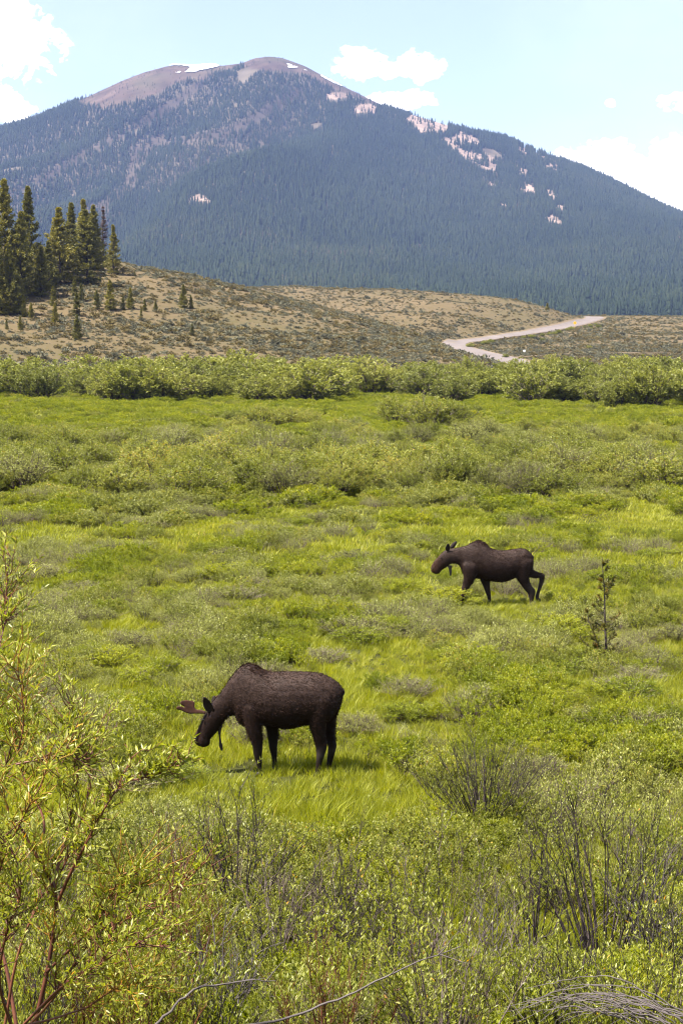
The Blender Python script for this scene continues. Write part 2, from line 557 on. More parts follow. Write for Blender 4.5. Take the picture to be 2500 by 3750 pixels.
def build_ground():
    m = noise_mat('meadow_soil', [(0.3, (0.022, 0.022, 0.009)), (0.55, (0.040, 0.042, 0.013)), (0.8, (0.065, 0.068, 0.018))], scale=0.7, detail=8, spec=0.02, bump=0.6, bscale=6)
    rows = np.concatenate([np.linspace(-25, 60, 180), np.geomspace(60.6, 226, 120)])
    X, Y = fan(rows, 200)
    V = np.stack([X, Y, ground_z(X, Y)], -1).reshape(-1, 3)
    tag(link('meadow_ground', mesh_np('meadow_ground', V, grid_faces(len(rows), 200), m, smooth=True)), kind='structure')
    # dry hill soil: pinkish tan with olive grass
    m2, nt, out = new_mat('hill_soil')
    N, Lk = nt.nodes, nt.links
    tc = N.new('ShaderNodeTexCoord')

    def nz(s, d, r=0.6):
        n = N.new('ShaderNodeTexNoise')
        n.inputs['Scale'].default_value = s
        n.inputs['Detail'].default_value = d
        n.inputs['Roughness'].default_value = r
        Lk.new(tc.outputs['Object'], n.inputs['Vector'])
        return n.outputs['Fac']
    big = ramp_node(nt, [(0.32, (0.069, 0.0589, 0.02576)), (0.5, (0.092, 0.0684, 0.03496)), (0.68, (0.1288, 0.0912, 0.0506))])
    Lk.new(nz(0.028, 5), big.inputs[0])
    fine = ramp_node(nt, [(0.3, (0.05704, 0.0532, 0.02208)), (0.5, (0.08648, 0.0665, 0.03496)), (0.7, (0.1214, 0.0874, 0.04968))])
    Lk.new(nz(0.45, 6, 0.7), fine.inputs[0])
    mx = N.new('ShaderNodeMix')
    mx.data_type = 'RGBA'
    mx.inputs['Factor'].default_value = 0.5
    Lk.new(big.outputs[0], mx.inputs[6])
    Lk.new(fine.outputs[0], mx.inputs[7])
    p = N.new('ShaderNodeBsdfPrincipled')
    p.inputs['Roughness'].default_value = 0.95
    p.inputs['Specular IOR Level'].default_value = 0.1
    Lk.new(mx.outputs[2], p.inputs['Base Color'])
    Lk.new(p.outputs[0], out.inputs[0])
    rows = np.concatenate([np.linspace(226, 720, 220), np.geomspace(724, 1950, 50)])
    X, Y = fan(rows, 260)
    Z = ground_z(X, Y)
    V = np.stack([X, Y, Z], -1).reshape(-1, 3)
    tag(link('sagebrush_hill', mesh_np('sagebrush_hill', V, grid_faces(len(rows), 260), m2, smooth=True)), kind='structure')


build_ground()

# ------------------------------------------------------------------ road
def resample(P, n):
    P = np.asarray(P, float)
    for _ in range(2):                       # Chaikin rounding
        Q = [P[0]]
        for a, b in zip(P[:-1], P[1:]):
            Q += [a * 0.75 + b * 0.25, a * 0.25 + b * 0.75]
        Q.append(P[-1])
        P = np.array(Q)
    d = np.concatenate([[0], np.cumsum(np.linalg.norm(np.diff(P, axis=0), axis=1))])
    s = np.linspace(0, d[-1], n)
    return np.stack([np.interp(s, d, P[:, k]) for k in range(P.shape[1])], 1)


def ribbon(name, P, half, lift, mat, n=160, across=5, flat=True):
    C = resample(P, n)
    T = unit(np.gradient(C, axis=0))
    S = np.stack([T[:, 1], -T[:, 0]], 1)
    offs = np.linspace(-half, half, across)
    XY = C[:, None, :] + offs[None, :, None] * S[:, None, :]
    zc = ground_z(C[:, 0], C[:, 1])
    Z = np.maximum(ground_z(XY[..., 0], XY[..., 1]), zc[:, None]) + lift
    V = np.concatenate([XY, Z[..., None]], -1).reshape(-1, 3)
    return link(name, mesh_np(name, V, grid_faces(n, across), mat, smooth=True))


def build_road():
    shoulder = noise_mat('gravel_shoulder', [(0.3, (0.105, 0.077, 0.042)), (0.7, (0.154, 0.1155, 0.07))], scale=0.5, detail=6)
    asphalt = noise_mat('worn_chipseal', [(0.3, (0.1116, 0.0936, 0.0864)), (0.55, (0.1368, 0.1152, 0.1066)), (0.8, (0.1728, 0.144, 0.1332))], scale=0.25, detail=8, rough=0.9, stretch=(1, 0.5, 1))
    tag(ribbon('road_shoulder', ROAD, 4.6, 0.14, shoulder), kind='structure')
    tag(ribbon('road', ROAD, 3.6, 0.22, asphalt), kind='structure')
    track = [at_depth(px, Y)[:2] for px, Y in ((1870, 418), (1990, 424), (2150, 432), (2350, 437), (2650, 440))]
    tag(ribbon('side_track', track, 1.3, 0.12, shoulder, n=60, across=3), kind='structure')


build_road()

# ------------------------------------------------------------------ mountain
RIDGE_Y, FOOT_Y = 4800.0, 1900.0
SIL = [(-3000, 1120), (-1500, 900), (-600, 640), (-200, 540), (0, 476), (151, 430), (255, 384), (343, 345), (446, 297), (526, 266), (606, 244), (638, 238), (781, 237), (813, 241), (885, 232), (933, 213), (988, 207), (1036, 213), (1116, 242), (1172, 272), (1250, 313), (1330, 352), (1409, 390), (1489, 414), (1633, 458), (1728, 482), (1840, 504), (1951, 555), (2063, 595), (2151, 632), (2254, 684), (2366, 743), (2500, 803), (2900, 920), (3500, 1050), (4500, 1130)]
R_X = np.array([ray(a, b)[0] * RIDGE_Y for a, b in SIL])
R_Z = np.array([EYE + ray(a, b)[1] * RIDGE_Y for a, b in SIL])
G_T = np.array([0, 0.12, 0.25, 0.38, 0.52, 0.68, 0.84, 0.95, 1.0])
G_V = np.array([0.0, 0.045, 0.11, 0.195, 0.345, 0.555, 0.79, 0.95, 1.0])


def mountain_base(x, y):
    h = np.interp(x, R_X, R_Z)
    t = (y - FOOT_Y) / (RIDGE_Y - FOOT_Y)
    tt = np.clip(t, 0, 1)
    g = np.interp(tt, G_T, G_V)
    z = 20 + (h - 20) * g
    z = np.where(y > RIDGE_Y, h - (y - RIDGE_Y) * 0.35, z)
    amp = 60 * np.sin(np.pi * tt) ** 1.2
    return z + (fbm(x / 420.0 + 3.3, y / 900.0, 5, 4) - 0.5) * amp


def mtn_hit(px, py, f, y0=FOOT_Y, steps=900):
    px = np.asarray(px, float)
    py = np.asarray(py, float)
    cp, sp = math.cos(PITCH), math.sin(PITCH)
    a, b = px - CX, -(py - CY)
    yy = FPX * cp + b * sp
    dx, dz = a / yy, (-FPX * sp + b * cp) / yy
    ys = np.linspace(y0, RIDGE_Y, steps)
    Xs, Zs = dx[:, None] * ys, EYE + dz[:, None] * ys
    below = Zs <= f(Xs, np.repeat(ys[None], len(px), 0))
    k = np.where(below.any(1), np.argmax(below, 1), len(ys) - 1)
    i = np.arange(len(px))
    return np.stack([Xs[i, k], ys[k], Zs[i, k]], 1)


GULLIES = [([(1170, 285), (1080, 345), (960, 415), (830, 480), (700, 520), (560, 545), (500, 610), (440, 690), (360, 760), (250, 830)], 105, 75),
           ([(720, 300), (680, 335), (600, 395), (480, 455), (330, 545), (170, 640), (40, 705), (-120, 780)], 95, 75),
           ([(300, 440), (170, 500), (0, 560), (-160, 620)], 50, 60),
           ([(1300, 470), (1240, 620), (1120, 760), (1000, 860)], 14, 90),
           ([(1800, 600), (1700, 730), (1560, 860)], 14, 90)]
GULLY_XY = []
for pl, depth, sig in GULLIES:
    h = mtn_hit([p[0] for p in pl], [p[1] for p in pl], mountain_base)
    GULLY_XY.append((resample(h[:, :2], 60), depth, sig))


def mountain_z(x, y):
    x = np.asarray(x, float)
    y = np.asarray(y, float)
    z = mountain_base(x, y)
    for C, depth, sig in GULLY_XY:
        d2 = np.full(x.shape, 1e12)
        for cx, cyy in C:
            d2 = np.minimum(d2, (x - cx) ** 2 + ((y - cyy) * 0.55) ** 2)
        fade = sstep(RIDGE_Y - 60 - y, 0, 500)
        z = z - depth * np.exp(-d2 / (2 * sig ** 2)) * fade
    return z


JIT = 1.0
BARE = {'scree': [[(1193, 352), (1215, 338), (1240, 336), (1272, 345), (1272, 358), (1235, 362), (1200, 362)],
                  [(1298, 392), (1320, 379), (1352, 380), (1378, 392), (1374, 415), (1340, 408), (1300, 417)],
                  [(1483, 432), (1505, 421), (1545, 422), (1600, 437), (1643, 458), (1630, 484), (1585, 487), (1535, 484), (1528, 462)],
                  [(1608, 500), (1655, 505), (1690, 478), (1755, 512), (1750, 530), (1700, 518), (1670, 540), (1650, 548), (1635, 525)],
                  [(1668, 545), (1730, 550), (1770, 560), (1825, 590), (1815, 620), (1780, 622), (1735, 595), (1700, 575)],
                  [(1893, 536), (1925, 540), (1930, 562), (1905, 560)],
                  [(1950, 546), (1990, 556), (2045, 590), (2040, 625), (2000, 610), (1990, 585)],
                  [(1885, 605), (1930, 618), (1928, 636), (1895, 628)],
                  [(1778, 664), (1812, 666), (1808, 680), (1780, 677)],
                  [(1898, 668), (1950, 678), (1962, 695), (1950, 712), (1910, 700)],
                  [(1995, 690), (2022, 700), (2050, 730), (2070, 755), (2070, 775), (2040, 770), (2030, 740), (2005, 712)],
                  [(1995, 800), (2020, 785), (2062, 815), (2055, 822), (2010, 812)],
                  [(683, 738), (700, 718), (735, 714), (770, 730), (768, 742)],
                  [(2075, 855), (2095, 852), (2092, 868), (2076, 866)],
                  [(1830, 745), (1860, 748), (1855, 758), (1833, 754)]],
        'alpine': [[(280, 375), (400, 315), (500, 272), (640, 225), (800, 228), (890, 225), (860, 248), (790, 262), (735, 292), (700, 285), (640, 305), (600, 330), (545, 352), (470, 372), (390, 392)],
                   [(880, 228), (940, 205), (1000, 200), (1130, 240), (1250, 302), (1420, 378), (1380, 384), (1250, 335), (1170, 295), (1120, 268), (1030, 262), (960, 258), (900, 245)]],
        'strip': [[(690, 318), (724, 296), (736, 326), (660, 385), (500, 478), (340, 566), (170, 662), (20, 738), (20, 708), (160, 636), (330, 538), (490, 450), (640, 362)],
                  [(480, 545), (530, 512), (600, 490), (600, 530), (530, 580), (512, 630), (492, 685), (430, 742), (385, 770), (340, 765), (395, 715), (452, 670), (468, 610)],
                  [(310, 755), (400, 735), (400, 795), (320, 805)],
                  [(560, 520), (700, 492), (820, 468), (900, 434), (990, 382), (1100, 318), (1112, 340), (1000, 412), (900, 468), (830, 502), (700, 532), (600, 548)]]}


def build_mountain():
    xs = np.concatenate([np.linspace(-2400, -1350, 60)[:-1], np.arange(-1350, 1350, 9.0), np.linspace(1350, 2400, 60)])
    ys = np.concatenate([np.linspace(1700, 1900, 10)[:-1], np.arange(1900, 4800, 13.0), np.linspace(4800, 5400, 30)])
    X, Y = np.meshgrid(xs, ys)
    Z = mountain_z(X, Y)
    Z = np.where(Y < 1900, 20 - (1900 - Y) * 0.06, Z)
    px, py = to_px(X, Y, Z)
    col = np.ones(X.shape + (3,)) * np.array([0.075, 0.062, 0.045])
    for k, polys in BARE.items():
        c = {'scree': np.array([0.19, 0.14, 0.112]), 'alpine': np.array([0.070, 0.049, 0.037]), 'strip': np.array([0.052, 0.042, 0.032])}[k]
        for pl in polys:
            pl = np.array(pl, float)
            cc = pl.mean(0)
            big = [tuple(cc + (q - cc) * 1.06) for q in pl]
            col[in_poly(px, py, big)] = c
    n = fbm(X / 30.0, Y / 30.0, 9, 4)[..., None]
    n = np.clip(0.5 + (n - 0.5) * 1.9, 0, 1)
    col = col * (0.65 + 0.7 * n)
    olive = ((fbm(X / 90.0, Y / 90.0, 31, 3)[..., None] - 0.45) * 3).clip(0, 1)
    alp = np.abs(col[..., 0:1] / (0.65 + 0.7 * n) - 0.070) < 0.001
    col = np.where(alp, col * (1 - 0.5 * olive) + np.array([0.055, 0.052, 0.028]) * 0.5 * olive, col)
    m, nt, out = new_mat('mountain_ground')
    at = nt.nodes.new('ShaderNodeAttribute')
    at.attribute_name = 'col'
    p = nt.nodes.new('ShaderNodeBsdfPrincipled')
    p.inputs['Roughness'].default_value = 0.95
    p.inputs['Specular IOR Level'].default_value = 0.05
    nt.links.new(at.outputs['Color'], p.inputs['Base Color'])
    nt.links.new(p.outputs[0], out.inputs[0])
    V = np.stack([X, Y, Z], -1).reshape(-1, 3)
    tag(link('mountain', mesh_np('mountain', V, grid_faces(len(ys), len(xs)), m, {'col': col.reshape(-1, 3)}, smooth=True)), kind='structure')
    # snow lying under the summit ridge
    snow = noise_mat('snow', [(0.3, (0.78, 0.80, 0.84)), (0.7, (0.86, 0.87, 0.89))], scale=0.02, rough=0.6)
    for k, pl in enumerate([[(605, 243), (640, 237), (700, 239), (785, 236), (808, 243), (775, 252), (745, 258), (715, 266), (675, 267), (690, 257), (698, 248), (672, 243), (640, 241)],
                            [(637, 268), (655, 264), (670, 265), (660, 269), (640, 270)],
                            [(1046, 235), (1060, 236), (1072, 243), (1094, 249), (1082, 252), (1052, 251), (1055, 243)],
                            [(1168, 275), (1185, 281), (1215, 295), (1256, 317), (1250, 319), (1210, 301), (1180, 286)],
                            [(1112, 257), (1125, 259), (1123, 262), (1113, 260)]]):
        x0, y0 = np.min(pl, 0)
        x1, y1 = np.max(pl, 0)
        gx, gy = np.meshgrid(np.arange(x0 - 4, x1 + 4, 2.0), np.arange(y0 - 4, y1 + 4, 1.0))
        keep = in_poly(gx + (vnoise(gx * .3, gy * .3, 4) - .5) * 5, gy + (vnoise(gx * .3, gy * .3, 8) - .5) * 3, pl)
        H = mtn_hit(gx.ravel(), gy.ravel(), mountain_z, 4100.0, 170)
        V = H + np.array([0, -3.0, 2.5])
        F = grid_faces(*gx.shape)
        F = F[keep.ravel()[F].all(1)]
        Yf = V[F][:, :, 1]
        F = F[(Yf.max(1) - Yf.min(1)) < 260]
        if len(F):
            used = np.unique(F)
            mp = np.full(len(V), -1)
            mp[used] = np.arange(len(used))
            tag(link('snow_patch', mesh_np('snow_patch', V[used], mp[F], snow, smooth=True)), kind='structure')


build_mountain()

# ------------------------------------------------------------------ scattering (only for uncountable cover)
def proto_collection(name, meshes):
    c = bpy.data.collections.new(name)
    for i, me in enumerate(meshes):
        o = bpy.data.objects.new('%s_%02d' % (name, i), me)
        c.objects.link(o)
    return c


def scatter(name, protos, P, rz, sc, idx, kind='stuff', label=None, category=None, tilt=None):
    me = bpy.data.meshes.new(name)
    me.vertices.add(len(P))
    me.vertices.foreach_set('co', np.ascontiguousarray(P, np.float32).ravel())
    rot = np.zeros((len(P), 3), np.float32)
    rot[:, 2] = rz
    if tilt is not None:
        rot[:, :2] = tilt
    sc = np.asarray(sc, np.float32)
    if sc.ndim == 1:
        sc = np.repeat(sc[:, None], 3, 1)
    for nm, arr in (('rot', rot), ('scl', sc)):
        a = me.attributes.new(nm, 'FLOAT_VECTOR', 'POINT')
        a.data.foreach_set('vector', np.ascontiguousarray(arr, np.float32).ravel())
    a = me.attributes.new('pick', 'INT', 'POINT')
    a.data.foreach_set('value', np.asarray(idx, np.int32))
    o = link(name, me)
    ng = bpy.data.node_groups.new(name, 'GeometryNodeTree')
    ng.interface.new_socket('Geometry', in_out='INPUT', socket_type='NodeSocketGeometry')
    ng.interface.new_socket('Geometry', in_out='OUTPUT', socket_type='NodeSocketGeometry')
    N, Lk = ng.nodes, ng.links
    gi, go = N.new('NodeGroupInput'), N.new('NodeGroupOutput')
    ip = N.new('GeometryNodeInstanceOnPoints')
    ci = N.new('GeometryNodeCollectionInfo')
    ci.inputs['Collection'].default_value = protos
    ci.inputs['Separate Children'].default_value = True
    ci.inputs['Reset Children'].default_value = True
    ip.inputs['Pick Instance'].default_value = True

    def named(nm, t):
        n = N.new('GeometryNodeInputNamedAttribute')
        n.data_type = t
        n.inputs['Name'].default_value = nm
        return n.outputs[0]
    Lk.new(gi.outputs[0], ip.inputs['Points'])
    Lk.new(ci.outputs[0], ip.inputs['Instance'])
    Lk.new(named('pick', 'INT'), ip.inputs['Instance Index'])
    Lk.new(named('rot', 'FLOAT_VECTOR'), ip.inputs['Rotation'])
    Lk.new(named('scl', 'FLOAT_VECTOR'), ip.inputs['Scale'])
    Lk.new(ip.outputs[0], go.inputs[0])
    md = o.modifiers.new('scatter', 'NODES')
    md.node_group = ng
    tag(o, label, category, kind=kind)
    return o


def far_conifer(seed):
    r = np.random.default_rng(seed)
    V, F, lv, n0 = [], [], [], 0
    layers, sides = 5, 8
    for k in range(layers):
        t0 = 0.06 + 0.94 * k / layers
        zt = min(1.0, t0 + 0.36)
        rad = 0.155 * (1 - t0) ** 0.75 + 0.012
        ang = np.arange(sides) * 2 * math.pi / sides + r.random() * 6
        rr = rad * r.uniform(0.55, 1.15, sides)
        ring = np.stack([np.cos(ang) * rr, np.sin(ang) * rr, t0 + r.uniform(-.03, .03, sides)], 1)
        V += [np.array([[0, 0, zt]]), ring]
        i = np.arange(sides)
        F.append(np.stack([np.full(sides, n0), n0 + 1 + i, n0 + 1 + (i + 1) % sides], 1))
        lv.append(np.clip(np.concatenate([[0.65], r.uniform(0.25, 0.75, sides)]), 0, 1))
        n0 += sides + 1
    tv, tf = tubes(np.array([[[0, 0, -0.1], [0, 0, 0.35]]]), np.array([[0.012, 0.008]]), 3)
    V.append(tv)
    lv.append(np.full(len(tv), 0.95))
    return mesh_np('far_conifer', np.concatenate(V), [np.concatenate(F), tf + n0], M['forest'], {'lv': np.concatenate(lv)})


def build_forest():
    protos = proto_collection('far_conifer', [far_conifer(100 + i) for i in range(5)])
    n = 210000
    y = np.sqrt(rng.random(n) * (4810.0 ** 2 - 1880.0 ** 2) + 1880.0 ** 2)
    x = rng.uniform(-1, 1, n) * (y * 0.262 + 90)
    z = mountain_z(x, np.minimum(y, 4800))
    px, py = to_px(x, y, z)
    keep = np.ones(n, bool)
    jx = px + rng.normal(0, 3.0, n)
    jy = py + rng.normal(0, 2.0, n)
    ragged = fbm(x / 22.0, y / 45.0, 77, 3)
    for k, polys in BARE.items():
        for pl in polys:
            ins = in_poly(jx, jy, pl) | in_poly(jx, jy - 8, pl) | (in_poly(jx, jy - 15, pl) & (k == 'scree'))
            thin = rng.random(n) < {'alpine': 0.10, 'scree': 0.05, 'strip': 0.27}[k]
            keep &= ~(ins & ~thin & ~((ragged > 0.62) & (k == 'scree') & (py > 490)))
    alpine = in_poly(px, py, BARE['alpine'][0]) | in_poly(px, py, BARE['alpine'][1])
    keep &= ~(alpine & (rng.random(n) < 0.35))
    keep &= fbm(x / 130.0, y / 200.0, 55, 3) > 0.22
    x, y, z, alpine, py = x[keep], y[keep], z[keep], alpine[keep], py[keep]
    n = len(x)
    h = rng.gamma(14, 1.0, n) / 14 * 13.5
    h *= 0.75 + 0.5 * fbm(x / 160.0, y / 160.0, 12, 2)
    h *= np.interp(z, [0, 250, 500, 700, 800], [1.15, 1.0, 0.95, 0.75, 0.55])
    h = np.where(alpine, h * 0.5, h)
    w = h * rng.uniform(0.8, 1.25, n)
    P = np.stack([x, y, z - 0.4], 1)
    scatter('forest', protos, P, rng.random(n) * 6.28, np.stack([w, w, h], 1), rng.integers(0, 5, n),
            label='dense dark conifer forest covering the whole mountainside', category='forest')


build_forest()


def sage_clump(seed, mat='sage'):
    r = np.random.default_rng(seed)
    n = 70
    d = rand_dirs(n, r)
    d[:, 2] = np.abs(d[:, 2])
    pos = d * r.uniform(0.25, 0.8, (n, 1)) * np.array([0.5, 0.5, 0.6])
    V, F, lv = leaves_mesh(pos, unit(d + rand_dirs(n, r) * 0.5), r.uniform(.2, .34, n), r.uniform(.1, .17, n), r, fold=False,
                           lv=np.clip(0.25 + pos[:, 2] * 0.7 + r.normal(0, .15, n), 0, 1))
    return mesh_np('sage_clump', V, F, M[mat], {'lv': lv})


def build_sage():
    protos = proto_collection('sage_clump', [sage_clump(200 + i) for i in range(5)] + [sage_clump(220 + i, 'dry_grass') for i in range(3)])
    P = []
    for y0, y1, dens in ((228, 400, 2.3), (400, 560, 1.5), (560, 740, 0.8)):
        w = 0.30 * y1 + 12
        n = int(dens * (y1 - y0) * 2 * w)
        x = rng.uniform(-w, w, n)
        y = rng.uniform(y0, y1, n)
        P.append(np.stack([x, y], 1))
    P = np.concatenate(P)
    patch = fbm(P[:, 0] / 16, P[:, 1] / 16, 41, 3)
    low = 1.3 - sstep(ground_z(P[:, 0], P[:, 1]), 2, 10) * 0.7
    keep = rng.random(len(P)) < np.clip((patch - 0.18) * 2.0, 0.2, 1) * low
    C = resample(ROAD, 200)
    d2 = np.min((P[:, None, 0] - C[None, :, 0]) ** 2 + (P[:, None, 1] - C[None, :, 1]) ** 2, 1)
    keep &= d2 > 4.9 ** 2
    tr = np.array([at_depth(px, Y)[:2] for px, Y in ((1870, 418), (1990, 424), (2150, 432), (2350, 437), (2650, 440))])
    keep &= ~((np.abs(P[:, 1] - np.interp(P[:, 0], tr[:, 0], tr[:, 1])) < 1.8) & (P[:, 0] > tr[0, 0]))
    P = P[keep]
    n = len(P)
    s = rng.gamma(4, 1, n) / 4 * 0.58
    s *= 0.6 + 0.9 * fbm(P[:, 0] / 9, P[:, 1] / 9, 43, 2)
    z = ground_z(P[:, 0], P[:, 1])
    scatter('sagebrush', protos, np.column_stack([P, z - 0.05]), rng.random(n) * 6.28,
            np.stack([s * 1.25, s * 1.25, s * rng.uniform(.7, 1.1, n)], 1), np.where(rng.random(n) < 0.42, rng.integers(5, 8, n), rng.integers(0, 5, n)),
            label='grey green sagebrush dotted over the dry hills', category='sagebrush')


build_sage()

# ------------------------------------------------------------------ conifers
def conifer_meshes(seed, dead=False, sparse=1.0, slim=1.0):
    """unit-height tree: trunk mesh, crown mesh"""
    r = np.random.default_rng(seed)
    K = 8
    zt = np.linspace(-0.02, 0.98, K)
    sway = np.cumsum(r.normal(0, 0.004, (K, 2)), 0)
    trunk = np.concatenate([sway, zt[:, None]], 1)[None]
    tr = (0.0135 * (1 - np.linspace(0, 1, K)) + 0.0025)[None]
    tv, tf = tubes(trunk, tr, 7)
    nb = int(230 * sparse)
    wh = np.linspace(0.04, 0.985, int(30 * max(sparse, 0.6))) + r.normal(0, 0.006, int(30 * max(sparse, 0.6)))
    t = np.sort(np.clip(wh[r.integers(0, len(wh), nb)] + r.normal(0, 0.005, nb), 0.03, 0.99))
    env = np.interp(t, [0, 0.08, 0.25, 0.6, 0.85, 1.0], [0.11, 0.172, 0.178, 0.096, 0.034, 0.004]) * slim
    lobes = 0.62 + 0.65 * vnoise(t * 11 + seed, t * 0, 3)
    Lb = env * lobes * r.uniform(0.6, 1.2, nb)
    az = r.random(nb) * 6.28
    drop = np.interp(t, [0, 0.5, 1], [-0.25, 0.05, 0.7]) + r.normal(0, 0.12, nb)
    base = np.stack([np.interp(t, zt, trunk[0, :, 0]), np.interp(t, zt, trunk[0, :, 1]), t], 1)
    out = np.stack([np.cos(az), np.sin(az), np.zeros(nb)], 1)
    s = np.linspace(0, 1, 4)
    B = base[:, None] + Lb[:, None, None] * (out[:, None] * s[None, :, None]
                                            + np.array([0, 0, 1]) * (drop[:, None] * s + 0.35 * s ** 2)[:, :, None])
    bv, bf = tubes(B, np.repeat(np.linspace(0.0032, 0.0009, 4)[None], nb, 0), 3)
    trunk_me = mesh_np('trunk', np.concatenate([tv, bv]), [np.concatenate([tf, bf + len(tv)])], M['bark'], smooth=True)
    nt_ = 10
    ts = r.uniform(0.25, 1.0, (nb, nt_))
    pos = np.stack([np.stack([np.interp(ts[i], s, B[i, :, k]) for k in range(3)], 1) for i in range(nb)])
    per = 3 if dead else 8
    pos = np.repeat(pos.reshape(-1, 3), per, 0)
    od = np.repeat(np.repeat(unit(B[:, -1] - B[:, 0]), nt_, 0), per, 0)
    n = len(pos)
    pos = pos + r.normal(0, 0.006, (n, 3))
    d = unit(od * 0.7 + rand_dirs(n, r) * 0.9 + np.array([0, 0, 0.35]))
    L = r.uniform(0.018, 0.034, n) * (0.8 if dead else 1.0) * (1.5 if slim > 1.4 else 1.0)
    W = L * r.uniform(0.22, 0.38, n) * (0.5 if dead else 1.0)
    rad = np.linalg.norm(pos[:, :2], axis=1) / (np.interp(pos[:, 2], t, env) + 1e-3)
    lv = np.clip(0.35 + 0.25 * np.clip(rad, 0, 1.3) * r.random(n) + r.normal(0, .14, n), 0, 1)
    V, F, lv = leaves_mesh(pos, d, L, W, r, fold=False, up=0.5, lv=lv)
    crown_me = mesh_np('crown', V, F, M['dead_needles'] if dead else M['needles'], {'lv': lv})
    return trunk_me, crown_me


CON = [conifer_meshes(300 + i, slim=sl) for i, sl in enumerate((1.0, 1.15, 0.85, 0.95, 1.1))]
CON_DEAD = conifer_meshes(320, dead=True, sparse=0.9, slim=0.75)
CON_SMALL = [conifer_meshes(330 + i, sparse=0.8, slim=1.5) for i in range(3)]


def conifer(name, px, py_base, py_top, meshes, label, group, Y=None, wide=1.0):
    x, y, z = ground_hit(px, py_base, 229) if Y is None else at_depth(px, Y)
    h = (py_base - py_top) / FPX * y
    o = link(name, None, None, (x, y, z - 0.05), (0, 0, random.random() * 6.28))
    tag(o, label, 'tree', group)
    for nm, me in zip(('trunk', 'crown'), meshes):
        c = link(nm, me, o, scale=(h * wide, h * wide, h))
        if nm == 'crown':
            c['kind'] = 'stuff'
    return o


def build_hill_trees():
    grove = 'conifers of the grove on the first hill'
    lab = 'tall dark green conifer in the grove on the dry hill'
    # photograph column, base row, top row, mesh, width
    for px, b, t, k, w in [(18, 1075, 672, 0, 0.95), (-60, 1090, 700, 1, 1.0), (-20, 1150, 820, 2, 1.0), (118, 1035, 696, 3, 1.0),
                           (78, 1085, 785, 1, 1.0), (40, 1152, 905, 4, 1.0), (10, 1152, 960, 2, 1.2), (68, 1150, 1000, 1, 1.1),
                           (155, 1085, 905, 2, 1.3), (180, 1062, 890, 4, 1.2), (98, 1070, 960, 0, 1.2), (140, 1070, 920, 4, 1.0),
                           (220, 1035, 770, 4, 1.3), (205, 1020, 830, 0, 1.3), (272, 1005, 752, 3, 1.1), (312, 985, 740, 2, 1.1),
                           (348, 985, 758, 0, 1.0), (-110, 1100, 760, 0, 1.0), (-140, 1130, 860, 3, 1.0), (55, 1060, 850, 0, 0.9)]:
        conifer('conifer_tree', px, b, t, CON[k], lab, grove, wide=w)
    conifer('conifer_tree', 325, 1042, 778, CON[1], 'broad olive green conifer standing in front of the reddish dead one', None, wide=1.35)
    conifer('conifer_tree', 418, 1003, 830, CON[2], 'slim green conifer at the open end of the grove beside the dead tree', None, wide=1.05)
    conifer('dead_conifer', 378, 985, 765, CON_DEAD, 'reddish grey dead conifer among green ones at the end of the grove', None, wide=1.15)
    small = 'young conifers dotted over the hillside'
    ls = 'small young conifer growing alone on the sagebrush slope'
    for px, b, t in [(284, 1243, 1155), (282, 1158, 1075), (275, 1085, 1020), (204, 1182, 1110), (75, 1208, 1158), (26, 1205, 1170), (355, 1133, 1065),
                     (405, 1135, 1030), (480, 1130, 1055), (452, 1133, 1085), (518, 1165, 1130), (531, 1140, 1095), (571, 1140, 1100), (672, 1128, 1045),
                     (700, 1130, 1082), (705, 1230, 1185), (495, 1012, 992), (300, 1106, 1040), (90, 1160, 1100), (115, 1165, 1110), (197, 1120, 1050),
                     (430, 1003, 975), (745, 1148, 1130)]:
        conifer('young_conifer', px, b, t, CON_SMALL[(px * 7) % 3], ls, small, wide=1.0)
    conifer('young_conifer', 2003, 1137, 1110, CON_SMALL[0], 'lone round-topped conifer on the crest of the far hill above the road', None, wide=1.6)


build_hill_trees()

